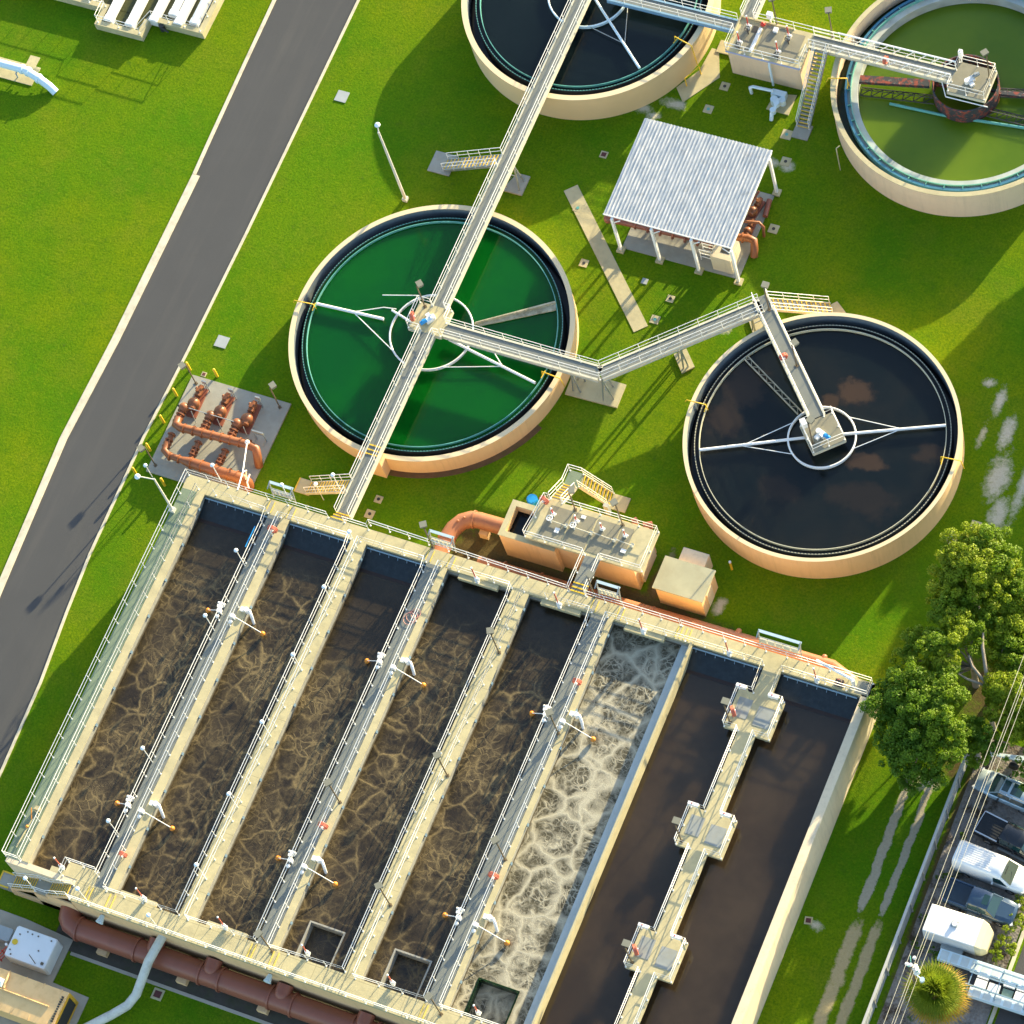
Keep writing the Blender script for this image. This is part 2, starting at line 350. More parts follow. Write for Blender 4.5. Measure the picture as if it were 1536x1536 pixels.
def make_foam(name, dark, light, white=False):
    m, nt, b = newmat(name); p0 = pos(nt); X, Y, Z = xyz(nt, p0)
    p = warp(nt, warp(nt, p0, .45, 1.3), 1.9, .34); q = warp(nt, p, 4.5, .13)
    patch = noise(nt, p0, .22, 4, .6); patch2 = noise(nt, p0, .75, 5, .65); grain = noise(nt, p0, 11, 6, .8); grit = noise(nt, p0, 26, 3, .75); lump = noise(nt, q, 1.5, 7, .72)
    def net(vec, scale, w, pw=1.3):       # soft filaments round burst bubbles
        return M(nt, 'POWER', mr(nt, edge(nt, vec, scale), 0, w, 1, 0), pw)
    def thin(v, lo=.30, hi=.62, a=.1): return mr(nt, v, lo, hi, a, 1)
    if white:
        w1 = mr(nt, lump, .3, .7, .05, .24)
        foam = M(nt, 'POWER', M(nt, 'MAXIMUM', M(nt, 'SUBTRACT', 1.0, M(nt, 'DIVIDE', edge(nt, p, .38), w1)), 0.0), .9)
        foam = M(nt, 'MAXIMUM', foam, M(nt, 'MULTIPLY', net(q, .95, .12, 1.1), thin(patch2, .36, .60, .15)))
        foam = M(nt, 'MAXIMUM', foam, M(nt, 'MULTIPLY', net(q, 2.3, .13, 1.2), thin(patch2, .38, .64, .10)))
        fine = M(nt, 'MULTIPLY', mr(nt, grain, .46, .62, 0, 1), mr(nt, lump, .42, .62, .05, .55)); foam = M(nt, 'MAXIMUM', foam, fine)
        drift = mr(nt, M(nt, 'ADD', M(nt, 'ADD', noise(nt, p, .50, 8, .72), mr(nt, Y, -22, -48, -.03, .10)), mr(nt, M(nt, 'ABSOLUTE', M(nt, 'SUBTRACT', X, 26.0)), 0, 2.4, .06, -.07)), .57, .70, 0, 1)
        holes = mr(nt, edge(nt, q, 1.5), .28, .42, 1, .15)
        foam = M(nt, 'MAXIMUM', foam, M(nt, 'MULTIPLY', drift, M(nt, 'MULTIPLY', holes, mr(nt, lump, .32, .60, .35, 1))))
        foam = M(nt, 'MULTIPLY', foam, mr(nt, grit, .28, .60, .62, 1.0))
    else:
        foam = M(nt, 'MULTIPLY', net(p, .56, .12, 1.5), thin(patch2, .36, .62, .18))
        foam = M(nt, 'MAXIMUM', foam, M(nt, 'MULTIPLY', net(q, 1.25, .12, 1.4), M(nt, 'MULTIPLY', thin(patch, .42, .60, .0), .85)))
        foam = M(nt, 'MAXIMUM', foam, M(nt, 'MULTIPLY', net(q, 2.9, .14, 1.3), M(nt, 'MULTIPLY', thin(patch2, .48, .68, .0), .5)))
        haze = M(nt, 'MULTIPLY', mr(nt, M(nt, 'ADD', lump, M(nt, 'MULTIPLY', patch, .6)), .72, 1.0, 0, .42), 1.0); foam = M(nt, 'MAXIMUM', foam, haze)
        scum = mr(nt, noise(nt, q, .45, 8, .70), .52, .66, 0, 1)
        speck = M(nt, 'MULTIPLY', scum, mr(nt, M(nt, 'ADD', M(nt, 'MULTIPLY', grain, .7), M(nt, 'MULTIPLY', grit, .6)), .62, .80, 0, .9))
        foam = M(nt, 'MULTIPLY', M(nt, 'MAXIMUM', foam, speck), mr(nt, M(nt, 'ADD', M(nt, 'MULTIPLY', grain, .5), M(nt, 'MULTIPLY', grit, .5)), .36, .60, .30, 1.0))
        calm = mr(nt, noise(nt, p0, .16, 5, .6), .34, .52, .35, 1); foam = M(nt, 'MULTIPLY', foam, calm)
        st = M(nt, 'ADD', Y, M(nt, 'MULTIPLY', M(nt, 'SUBTRACT', noise(nt, p0, .8, 5), .5), 3.2))
        far = M(nt, 'MULTIPLY', mr(nt, X, 2.9, 3.1), mr(nt, X, 8.1, 8.2, 1, 0))        # the third channel stays clear further along
        foam = M(nt, 'MULTIPLY', foam, mr(nt, M(nt, 'ADD', st, M(nt, 'MULTIPLY', far, 4.5)), -21.8, -25.5, .03, 1))
    foam = M(nt, 'MULTIPLY', foam, 1.0, clamp=True)
    body = mix(nt, mr(nt, noise(nt, p, .45, 7, .68), .35, .68), dark, tuple(x*2.2 for x in dark))
    c = mix(nt, foam, body, light)
    put(nt, b.inputs['Base Color'], c); put(nt, b.inputs['Roughness'], mr(nt, foam, 0, .6, .14, .7)); b.inputs['IOR'].default_value = 1.42
    h = M(nt, 'ADD', M(nt, 'MULTIPLY', foam, .6), M(nt, 'MULTIPLY', noise(nt, p, 2.6, 7, .7), .7)); bump(nt, b, h, .5, .07)
    return m
FOAM = make_foam('brown_aerated_water', (.0175,.0135,.0085), (.27,.20,.085))
FOAMW = make_foam('white_foaming_water', (.040,.035,.020), (.47,.44,.33), True)

def water(name, c0, c1, scale=.25, lo=.4, hi=.65, rough=.12, c2=None, t2=(.62,.68), ripple=.06, ior=1.33, clouds=(), sss=1.6):
    m, nt, b = newmat(name); p = pos(nt); q = warp(nt, p, .35, 2.0)
    c = mix(nt, mr(nt, noise(nt, q, scale, 5, .6), lo, hi), c0, c1)
    if c2: c = mix(nt, mr(nt, noise(nt, q, .16, 6, .62), *t2), c, c2)
    if clouds:
        X, Y, Z = xyz(nt, warp(nt, warp(nt, p, .35, 1.6), 1.3, .7)); rag = noise(nt, p, .9, 7, .7); cl = None
        for x, y, rx, ry, k in clouds:
            d = M(nt, 'SQRT', M(nt, 'ADD', M(nt, 'POWER', M(nt, 'DIVIDE', M(nt, 'SUBTRACT', X, x), rx), 2.0), M(nt, 'POWER', M(nt, 'DIVIDE', M(nt, 'SUBTRACT', Y, y), ry), 2.0)))
            v = M(nt, 'MULTIPLY', mr(nt, M(nt, 'ADD', d, M(nt, 'MULTIPLY', M(nt, 'SUBTRACT', rag, .5), 1.5)), .55, 1.15, 1, 0, True), k); cl = v if cl is None else M(nt, 'MAXIMUM', cl, v)
        c = mix(nt, M(nt, 'MULTIPLY', cl, .72), c, (.058,.036,.022))
    put(nt, b.inputs['Base Color'], c); b.inputs['Roughness'].default_value = rough; b.inputs['IOR'].default_value = ior
    if sss:                                     # turbid water spreads the light, so shade on it is soft
        b.subsurface_method = 'BURLEY'; b.inputs['Subsurface Weight'].default_value = 1; b.inputs['Subsurface Radius'].default_value = (1,1,1); b.inputs['Subsurface Scale'].default_value = sss
    bump(nt, b, M(nt, 'ADD', noise(nt, p, 3.0, 4), M(nt, 'MULTIPLY', noise(nt, p, .7, 3), .6)), ripple, .04); return m
CALM = water('still_brown_water', (.028,.019,.010), (.042,.029,.016), .2, rough=.07, ior=1.5)
BLACKW = water('black_settled_water', (.0035,.0075,.009), (.006,.011,.012), .12, rough=.1)
MURKW = water('murky_black_water', (.005,.0085,.010), (.012,.013,.012), .14, rough=.1, c2=(.040,.024,.014), t2=(.60,.68), clouds=((32.9,4.6,1.5,1.2,1.0),(35.9,-.6,1.7,.8,.9),(24.8,2.9,2.0,2.2,.55),(24.6,-.3,1.6,1.6,.5),(40.0,1.6,1.2,1.0,.45),(30.4,-4.4,1.6,1.2,.35),(36.5,-3.6,3.0,1.4,.25),(31.4,3.2,.8,.8,.8)))
GREENW = water('deep_green_water', (.001,.060,.008), (.002,.078,.006), .10, rough=.08)
OLIVEW = water('olive_algae_water', (.070,.135,.005), (.110,.175,.008), .07, rough=.3)
DKGREENW = water('dark_green_water', (.006,.02,.006), (.01,.03,.01), .3, rough=.15)
LAUNDW = water('dark_launder_water', (.004,.006,.009), (.008,.012,.016), .6, rough=.12)

def make_metalroof():
    m, nt, b = newmat('weathered_sheet_roof'); p = pos(nt); mp = nd(nt, 'ShaderNodeMapping', {'Vector': p, 'Scale': (3.2,.5,1)}).outputs[0]
    c = mix(nt, mr(nt, noise(nt, mp, 1.6, 6, .7), .4, .65), (.28,.33,.39), (.55,.56,.56))
    c = mix(nt, mr(nt, noise(nt, p, 1.2, 6, .7), .55, .75, 0, .6), c, (.20,.20,.20))
    put(nt, b.inputs['Base Color'], c); b.inputs['Roughness'].default_value = .45; b.inputs['Metallic'].default_value = .15; return m
ROOFM = make_metalroof()
def leafmat(name, a, bcol, tr=.42):
    m, nt, b = newmat(name); p = pos(nt)
    c = mix(nt, mr(nt, noise(nt, p, .9, 5, .65), .35, .65), a, bcol)
    c = mix(nt, mr(nt, noise(nt, p, 7, 3, .7), .4, .7, 0, .5), c, tuple(x*1.35 for x in bcol))
    put(nt, b.inputs['Base Color'], c); b.inputs['Roughness'].default_value = .55; b.inputs['Specular IOR Level'].default_value = .3
    t = nd(nt, 'ShaderNodeBsdfTranslucent', {'Color': c}); mx = nd(nt, 'ShaderNodeMixShader', {0: tr, 1: b.outputs[0], 2: t.outputs[0]})
    nt.links.new(mx.outputs[0], nt.nodes['Material Output'].inputs[0]); return m
LEAF = leafmat('oak_leaves', (.085,.175,.006), (.190,.290,.012))
LEAFL = leafmat('light_leaves', (.150,.245,.006), (.280,.345,.015))
LEAFD = leafmat('dark_leaves', (.058,.145,.008), (.140,.245,.011))
PALMG = leafmat('palm_leaf_green', (.12,.19,.010), (.22,.28,.018))
PALMY = leafmat('palm_leaf_yellow', (.34,.21,.015), (.42,.29,.03))
BARK = mat('grey_bark', (.24,.21,.17), .9, .25, 3, bmp=.5, bscale=10)
def carpaint(name, c, rough=.25, metal=.3):
    m, nt, b = newmat(name); p = nd(nt, 'ShaderNodeTexCoord').outputs['Object']
    put(nt, b.inputs['Base Color'], mix(nt, noise(nt, p, 1.5, 5), tuple(x*.93 for x in c), tuple(min(1,x*1.07) for x in c)))
    b.inputs['Roughness'].default_value = rough; b.inputs['Metallic'].default_value = metal
    b.inputs['Coat Weight'].default_value = .6; b.inputs['Coat Roughness'].default_value = .06; return m
SILVER = carpaint('pale_silver_blue_paint', (.46,.58,.64)); BLACKP = carpaint('black_paint', (.012,.014,.018), .25, .1)
NAVY = carpaint('navy_paint', (.035,.07,.12), .25, .2); VANW = carpaint('white_van_paint', (.80,.81,.80), .3, 0)
GLASS = mat('car_glass', (.012,.04,.042), .06, .1, 4, spec=.8)
REDL = mat('red_lamp_lens', (.5,.02,.02), .2, .05, 5); CLEARL = mat('clear_lamp_lens', (.7,.72,.72), .1, .04, 5)
GENY = mat('faded_yellow_sheet', (.76,.50,.22), .5, .09, .9, dirt=.35, dirtcol=(.42,.20,.04), dscale=1.3)
# ---------------------------------------------------------------- shared pieces
def rail_mb(pts, h=1.07, spacing=1.6, r=.028, mb=None, foot=.0):
    mb = mb or MB(); pts = [Vector(p) for p in pts]
    for zz in (h, h*.55): mb.tube([p + Vector((0,0,zz)) for p in pts], r if zz == h else r*.85, 6)
    done = set()
    for a, b in zip(pts, pts[1:]):
        n = max(1, round((b-a).length/spacing))
        for i in range(n+1):
            q = a.lerp(b, i/n); key = (round(q.x,2), round(q.y,2))
            if key in done: continue
            done.add(key); mb.tube([q + Vector((0,0,-foot)), q + Vector((0,0,h))], r*.9, 6)
            mb.box(q.x-.06, q.x+.06, q.y-.06, q.y+.06, q.z-foot, q.z+.03-foot)
    return mb
def rail(pts, parent, **kw): return obj('handrail', rail_mb(pts, **kw), RAILM, parent)
def stair_mb(p0, p1, w, n, nose=True):
    """flight from top p0 to foot p1; returns (treads, nosings, stringers)"""
    p0 = Vector(p0); p1 = Vector(p1); d = p1-p0; hd = Vector((d.x,d.y,0)); L = hd.length; hd.normalize(); sd = Vector((-hd.y,hd.x,0))
    t = MB(); y = MB(); s = MB(); a = math.atan2(hd.y,hd.x)
    for i in range(n):
        f = (i+.5)/n; c = p0 + d*f
        t.cbox((c.x,c.y), a, L/n*.92, w, c.z-.05, c.z)
        e = c + hd*(L/n*.40)
        y.cbox((e.x,e.y), a, .075, w*.98, c.z+.004, c.z+.03)
    for k in (-1,1):
        o = sd*(w/2+.03)*k
        s.beam(p0+o+Vector((0,0,-.1)), p1+o+Vector((0,0,-.02)), .06, .28)
    return t, y, s

# ---------------------------------------------------------------- ground, road, paths
g = MB(); g.quad((-260,-260,0),(260,-260,0),(260,260,0),(-260,260,0)); struct('lawn', g, GRASS)
LK = [(-25.4,-75),(-24.3,-45),(-24.55,-30.5),(-25.0,-23.5),(-25.42,-16.35),(-25.15,-7.1),(-25.25,8.7),(-25.62,8.75),(-25.75,12),(-25.98,19.2),(-26.15,26.1),(-26.5,45)]
RK = [(-18.0,-75),(-18.05,-43.4),(-18.35,-35.9),(-18.95,-30),(-19.35,-24.9),(-19.6,-14.3),(-19.42,-6),(-19.35,5),(-19.45,24.6),(-19.6,45)]
g = MB(); P = LK + RK[::-1]
g.add([(x,y,.012) for x,y in P], [tuple(range(len(P)-1,-1,-1))]); struct('asphalt_road', g, ASPH)
def strip_mb(inner, outer, z0, z1):
    mb = MB()
    for (a,b),(c,d) in zip(zip(inner,inner[1:]), zip(outer,outer[1:])): mb.prism([a,b,d,c], z0, z1)
    return mb
OL = [(-26.05,-75),(-25.0,-45),(-25.22,-29.5),(-25.6,-23),(-26.02,-16.5),(-25.82,-7.2),(-25.9,8.7)]
struct('wide_kerb', strip_mb(LK[:7], OL, 0, .10), KERB)
OL2 = [(-25.92,8.75),(-26.05,12),(-26.27,19.2),(-26.45,26.1),(-26.8,45)]
struct('kerb', strip_mb(LK[7:], OL2, 0, .09), KERB)
struct('kerb', strip_mb(RK, [(x+.2,y) for x,y in RK], 0, .12), KERB)
g = MB(); g.quad((50.9,-110,.006),(58,-110,.006),(58.0,-17.5,.006),(50.9,-17.5,.006)); struct('gravel_yard', g, GRAVEL)
g = MB(); g.quad((58.2,-110,.014),(70,-110,.014),(70,-28.5,.014),(58.6,-28.5,.014)); struct('street', g, ASPH)
g = MB(); g.prism([(57.95,-110),(58.2,-110),(58.4,-28.5),(58.15,-28.5)], 0, .11); struct('kerb', g, KERB)
g = MB()
a, b = (4.5,16.3), (14.6,6.1); dx, dy = b[0]-a[0], b[1]-a[1]; L = math.hypot(dx,dy); nx, ny = -dy/L*.6, dx/L*.6
g.prism([(a[0]+nx,a[1]+ny),(a[0]-nx,a[1]-ny),(b[0]-nx,b[1]-ny),(b[0]+nx,b[1]+ny)], 0, .05)
struct('concrete_path', g, CON)
g = MB(); g.prism([(9.2,27.35),(10.2,26.2),(12.2,29.2),(11.2,31.6),(10.6,31.6),(10.4,29.4)], 0, .045); struct('concrete_path', g, CON)
g = MB(); g.ring(11.15, 11.75, .0, .025, -.42, .24, 64, math.radians(265), math.radians(338)); struct('bare_soil', g, mat('bare_soil', (.115,.07,.035), .95, .25, 1.5, bmp=.5, bscale=7, dirt=.5, dirtcol=(.06,.09,.01), dscale=1.2))

# ---------------------------------------------------------------- aeration basin
Z = 4.4; WZ = 3.4
TB = thing('aeration_basin', 'long concrete basin of parallel brown and foaming channels between walkways', 'treatment basin', (15,-35,0))
def bx(name, m, *dims, parent=TB):
    mb = MB()
    for d in dims: mb.box(*d)
    return obj(name, mb, m, parent)
# outer walls (rendered) with thin concrete caps
bx('outer_wall', PEACH, (-12.5,42.9,-17.95,-17.85,0,Z-.12), (-6.6,42.9,-51.85,-51.75,0,Z-.12))
bx('outer_wall', CREAMW, (42.35,43.0,-51.9,-17.9,0,Z))
bx('outer_wall', CREAMW, (-12.5,-12.4,-50.75,-17.95,0,Z-.12), (-12.4,-6.6,-50.8,-50.35,0,Z-.02))
bx('floor', CONW, (-12.3,42.3,-51.5,-18.2,.4,.6))
bx('deck', DECK, (-12.6,43.0,-19.0,-17.8,Z-.35,Z), (-6.6,43.0,-51.9,-50.35,Z-.35,Z))
# long walls: each walkway is a wall with a deck on it
def wallbody(x0, x1): return (x0, x1, -50.35, -19.0, .6, Z-.05)
inner = MB()
for x0, x1 in ((-12.4,-10.7),(-5.1,-3.45),(1.85,3.02),(8.15,9.72),(15.1,16.38),(21.5,23.1)): inner.box(*wallbody(x0,x1))
inner.box(-12.4,42.3,-19.05,-18.9,.6,Z-.36); inner.box(-12.4,42.3,-50.5,-50.36,.6,Z-.36)
obj('partition_wall', inner, INW, TB)
bx('walkway_deck', GRATEG, (-12.6,-11.32,-50.4,-19.0,Z-.05,Z))
for x0, x1 in ((-5.18,-4.12),(8.07,9.22),(21.45,22.72)): bx('walkway_deck', GRATE, (x0,x1,-50.35,-19.0,Z-.05,Z))
for x0, x1 in ((1.78,3.05),(15.06,16.42)): bx('walkway_deck', DECK, (x0,x1,-50.35,-19.0,Z-.05,Z+.002))
for x0, x1 in ((-11.30,-10.66),(-4.10,-3.42),(9.24,9.76),(22.74,23.16)): bx('wall_cap', CON, (x0,x1,-50.35,-19.0,Z-.05,Z+.03))
bx('dividing_ledge', mat('shade_tinted_ledge', (.42,.48,.49), .85, .12, 1.2, bmp=.3, dirt=.3, dirtcol=(.25,.25,.22)), (28.45,29.26,-50.36,-19.0,.6,Z-.7))  # ledge concrete tinted blue-grey for the skylit shade it lies in
bx('dividing_lip', CON, (29.26,29.42,-50.36,-19.0,.6,Z+.28))
# pier walkway with three square landings between the two calm channels
PADS = ((-24.3,-21.2),(-33.75,-30.7),(-43.35,-40.25))
seg = [(34.95,36.28,-21.2,-19.0),(34.95,36.28,-30.7,-24.3),(34.95,36.28,-40.25,-33.75),(34.95,36.28,-50.35,-43.35)]
bx('walkway_deck', CON, *[(a,b,c,d,Z-.28,Z) for a,b,c,d in seg])
for a, b in PADS:
    bx('landing', CON, (33.85,37.38,a,b,Z-.3,Z+.003))
    bx('floor_hatch', BASEGREY2, (34.15,35.2,a+1.0,b-.55,Z+.003,Z+.03), (35.75,36.95,a+.75,b-.8,Z+.003,Z+.03))
mb = MB()
for a, b in PADS:
    for x in (34.3,36.9):
        for y in (a+.4,b-.4): mb.cyl(x,y,.6,Z-.3,.2)
obj('pier_column', mb, CONW, TB)
# water, one sheet per channel
CH = [(-10.7,-5.1),(-3.45,1.85),(3.02,8.15),(9.72,15.1),(16.38,21.5),(23.1,28.45),(29.42,42.35)]
PIT = {3: (10.9,13.5,-50.36,-47.4), 4: (17.6,20.3,-50.36,-47.3), 5: (24.15,27.1,-50.36,-47.3)}
for i, (x0, x1) in enumerate(CH):
    m = MB(); wm = FOAM if i < 5 else FOAMW if i == 5 else CALM
    if i in PIT:
        px0, px1, py0, py1 = PIT[i]
        for a in ((x0,x1,py1,-19.0),(x0,px0,py0,py1),(px1,x1,py0,py1)): m.quad((a[0],a[2],WZ),(a[1],a[2],WZ),(a[1],a[3],WZ),(a[0],a[3],WZ))
        bx('drop_box', CONW if i < 5 else DKGREENW, (px0-.12,px0,py0,py1,1.0,WZ+.05),(px1,px1+.12,py0,py1,1.0,WZ+.05),(px0-.12,px1+.12,py1,py1+.12,1.0,WZ+.05))
        q = MB(); q.quad((px0,py0,2.6),(px1,py0,2.6),(px1,py1,2.6),(px0,py1,2.6)); obj('pit_water', q, FOAM if i < 5 else FOAMW, TB)
    else: m.quad((x0,-50.36,WZ),(x1,-50.36,WZ),(x1,-19.0,WZ),(x0,-19.0,WZ))
    obj('water', m, wm, TB)
# added sloped strips, shade on the water put into their colour; dark line below
shade_tone = mat('shaded_water_dark', (.014,.022,.027), .35, .35, 2.5, bmp=.5, bscale=5, dirt=.5, dirtcol=(.03,.035,.04), dscale=2.5)
waterline = mat('dark_line_brown', (.020,.010,.008), .5, .2, 2)
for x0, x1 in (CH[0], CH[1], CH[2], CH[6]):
    m = MB(); m.quad((x0,-20.62,WZ+.004),(x1,-20.62,WZ+.004),(x1,-19.05,Z-.45),(x0,-19.05,Z-.45)); obj('shade_strip', m, shade_tone, TB)
    m = MB(); m.quad((x0,-20.86,WZ+.008),(x1,-20.86,WZ+.008),(x1,-20.6,WZ+.012),(x0,-20.6,WZ+.012)); obj('dark_line', m, waterline, TB)
# air main along the inner edge of the top deck
for x0, x1 in (CH[0], CH[1], CH[2], (29.3,34.9), (36.4,42.2)):
    m = MB(); m.tube([(x0+.1,-19.15,Z-.30),(x1-.1,-19.15,Z-.30)], .07, 8)
    for k in range(int((x1-x0)/.75)): m.tube([(x0+.4+k*.75,-19.15,Z-.3),(x0+.4+k*.75,-19.32,Z-.55)], .028, 6)
    obj('spray_pipe', m, BLUEG, TB)
# sluice ledges under the top deck
for x0, x1 in ((10.75,13.95),(17.45,20.6),(24.1,27.25)): bx('sluice_ledge', CON, (x0,x1,-19.42,-19.0,Z-.45,Z-.08))
for x0, x1 in ((-8.9,-7.0),(-3.1,-.2),(4.0,7.2)): bx('sluice_ledge', CON, (x0,x1,-50.34,-49.95,Z-.4,Z-.02))
# wall brackets (side mounted post shoes) on the lit sides
m = MB()
for x in (-10.68,-3.43,3.04,9.75,16.40,23.14):
    for k in range(10): y = -20.2-k*3.1; m.box(x, x+.10, y-.10, y+.10, Z-.42, Z-.16)
obj('post_bracket', m, BLUEG, TB)
# yellow step edges across the decks beside each grated walkway
m = MB()
for x in (-5.5,-5.1,-3.75,-3.3,7.85,8.25,9.62,10.02,21.2,21.6,23.28,23.65,27.95,28.28,28.62,28.95): m.box(x-.04,x+.04,-18.9,-17.95,Z+.004,Z+.03)
for x in (-5.45,-5.15,-3.7,-3.3,7.85,8.15,9.62,10.0,21.45,21.75): m.box(x-.045,x+.045,-51.8,-50.5,Z+.004,Z+.05)
obj('yellow_step_edge', m, YELP, TB)
m = MB()
for x in (-5.3,-3.5,8.05,9.82,21.4,23.45): m.box(x-.2,x+.2,-18.93,-17.93,Z+.002,Z+.012)
obj('step_tread', m, CONG, TB)
# handrails
def R_(*pts, **kw): rail([(x,y,Z) for x,y in pts], TB, **kw)
R_((-12.52,-50.4),(-12.52,-17.88),(-.62,-17.88)); R_((.75,-17.88),(2.75,-17.88),(2.75,-17.5),(19.1,-17.88)); R_((20.6,-17.88),(28,-17.88)); R_((28.15,-17.88),(42.85,-17.88),(42.85,-18.95),(36.4,-18.95),(36.35,-21.15),(37.32,-21.2),(37.32,-24.25),(36.22,-24.25),(36.22,-30.75),(37.32,-30.75),(37.32,-33.7),(36.22,-33.7),(36.22,-40.3),(37.32,-40.3),(37.32,-43.3),(36.22,-43.3),(36.22,-50.3))
R_((-11.28,-50.3),(-11.28,-18.75),(-5.25,-18.95),(-5.14,-20),(-5.14,-49.6))
R_((-4.14,-50.2),(-4.14,-18.98),(1.72,-18.98),(1.82,-20),(1.82,-50.3),(-4.1,-50.42))
R_((2.55,-50.3),(2.55,-18.98),(8.0,-18.98),(8.11,-19.8),(8.11,-50.3),(2.6,-50.42))
R_((9.2,-50.3),(9.2,-18.95),(15.0,-18.95),(15.11,-20),(15.11,-50.2),(9.2,-50.42))
R_((16.0,-50.2),(16.0,-18.95),(21.4,-18.95),(21.49,-20),(21.49,-50.25),(16.0,-50.42))
R_((22.7,-50.2),(22.7,-18.95),(34.9,-18.95),(34.98,-21.2),(33.9,-21.2),(33.9,-24.25),(34.98,-24.25),(34.98,-30.75),(33.9,-30.75),(33.9,-33.7),(34.98,-33.7),(34.98,-40.3),(33.9,-40.3),(33.9,-43.3),(34.98,-43.3),(34.98,-50.3),(22.75,-50.42))
R_((-6.5,-51.85),(43,-51.85)); R_((-7.75,-50.4),(-7.75,-49.3),(-5.3,-49.3)); R_((-12.52,-50.42),(-11.3,-50.42))
bx('landing', CON, (-7.75,-5.2,-50.34,-49.25,Z-.2,Z+.002))
# stairs at the south west corner
ST = thing('basin_stair', 'concrete stair with yellow nosings climbing the left end of the basin', 'stairs', (-10,-51.2,0))
n1 = stair_mb((-6.65,-51.25,Z),(-8.9,-51.25,2.75),1.0,9); n2 = stair_mb((-10.0,-51.25,2.7),(-12.6,-51.25,.9),1.0,10)
for t, y, s in (n1, n2): obj('flight', t, CONG, ST); obj('nosing', y, YEL, ST); obj('stringer', s, PEACH, ST)
m = MB(); m.box(-10.0,-8.9,-51.78,-50.82,2.5,2.7); m.box(-13.85,-12.6,-51.8,-50.7,0,.85); obj('landing', m, CONG, ST)
m = MB(); m.box(-13.9,-13.78,-51.85,-50.65,.85,.88); m.box(-13.8,-12.9,-51.85,-51.73,.85,.88); m.box(-13.8,-12.9,-50.77,-50.65,.85,.88); obj('nosing', m, YEL, ST)
m = MB(); m.prism([(-12.6,-51.9),(-6.6,-51.9),(-6.6,-51.78),(-12.6,-51.78)],0,1.0); m.box(-8.9,-6.6,-51.9,-51.8,0,3.2); m.box(-10.1,-8.9,-51.9,-51.8,0,2.5); obj('side_wall', m, PEACH, ST)
for y in (-51.75,-50.85): rail([(-6.6,y,Z),(-8.9,y,2.75),(-10.0,y,2.7),(-12.6,y,.9)], ST, spacing=1.5)
# ---------------------------------------------------------------- circular tanks
def tank(nm, label, c, ri, ro, zr, zw, rb, zb, wall, wm, bafm, rring, ringm=None, name='settling_tank'):
    cx, cy = c; t = thing(name, label, 'settling tank', (cx,cy,0), 'round tanks with central drives')
    m = MB(); m.ring(ri, ro, .0, zr-.03, cx, cy, 160); obj('tank_wall', m, wall, t)
    m = MB(); m.ring(ri-.015, ro+.03, zr-.03, zr+.02, cx, cy, 160); obj('rim', m, RIM, t)
    m = MB(); m.ring(ri-.01, ri-.004, zr-1.7, zr-.04, cx, cy, 160); obj('inner_wall', m, SHADEWALL, t)
    m = MB(); m.disc(ri, zr-1.5, cx, cy, 160, rb+.35); obj('launder_water', m, LAUNDW, t)
    m = MB(); m.ring(rb+.30, rb+.42, zr-1.8, zb-.12, cx, cy, 160); obj('launder_wall', m, DARK, t)
    m = MB(); n = int(rb*26); m.ring(rb+.345, rb+.375, zb-.2, zb-.115, cx, cy, 160)
    for i in range(n):
        a = 2*PI*i/n; r = rb+.36
        m.cbox((cx+r*cos(a), cy+r*sin(a)), a+PI/2, 2*PI*r/n*.45, .05, zb-.12, zb-.07)
    obj('notched_weir', m, bafm, t)
    m = MB(); m.ring(rb-.025, rb+.025, zw-.2, zb, cx, cy, 160); obj('scum_baffle', m, bafm, t)
    m = MB(); m.disc(rb+.3, zw, cx, cy, 128); obj('water', m, wm, t)
    m = MB(); z = zb+.03
    m.tube([(cx+rring*cos(a), cy+rring*sin(a), z) for a in [2*PI*k/72 for k in range(72)]], .075, 8, closed=True)
    m.ring(rring-.02, rring+.02, zw-.1, z, cx, cy, 72); obj('feedwell_ring', m, ringm or WHITE, t)
    m = MB(); m.cyl(cx, cy, zw-.3, 3.3, .45, n=24); obj('centre_column', m, GALV, t)
    return t
def davit(parent, c, ang, ri, rb, zr, zb, down=None):
    ux, uy = cos(ang), sin(ang); P = lambda r, z: (c[0]+ux*r, c[1]+uy*r, z)
    m = MB(); m.tube([P(rb-.12,zb-.15),P(rb-.05,zr+.28),P(ri+.55,zr+.28),P(ri+.72,zr-.9 if down is None else down)], .04, 8)
    m.tube([(c[0]+ux*(rb)-uy*.35, c[1]+uy*(rb)+ux*.35, zb+.12),(c[0]+ux*rb+uy*.35, c[1]+uy*rb-ux*.35, zb+.12)], .04, 6)
    obj('yellow_hose_davit', m, YEL, parent)
# A: green tank in the centre left
cA = (-.42,.24)
A = tank('A', 'round peach tank of deep green water in the middle of the plant', cA, 10.93, 11.28, 2.0, 1.55, 9.92, 1.78, PEACH, GREENW, TEAL, 3.29)
m = MB(); m.tube([(-10.2,-.12,1.85),(-4.5,.18,1.85)], .12, 10); m.tube([(1.2,.02,1.85),(9.15,-1.5,1.85)], .11, 10); obj('scraper_arm', m, WHITE, A)
m = MB()
for a, b in (((-7.1,.05,1.86),(-4.9,1.15,1.84)),((-4.9,1.15,1.84),(-3.9,1.3,1.84)),((-7.1,.05,1.86),(-2.75,-2.15,1.84)),((-5.45,2.12,1.84),(-2.6,2.95,1.84)),((6.15,-.92,1.86),(1.7,-2.35,1.84)),((6.15,-.92,1.86),(5.0,.05,1.84)),((-4.1,1.05,1.95),(-1.7,.3,1.95))): m.tube([a,b], .04, 6)
m.tube([(-4.15,1.05,1.95),(-1.6,.35,1.95)], .09, 8); obj('tie_rod', m, WHITE, A)
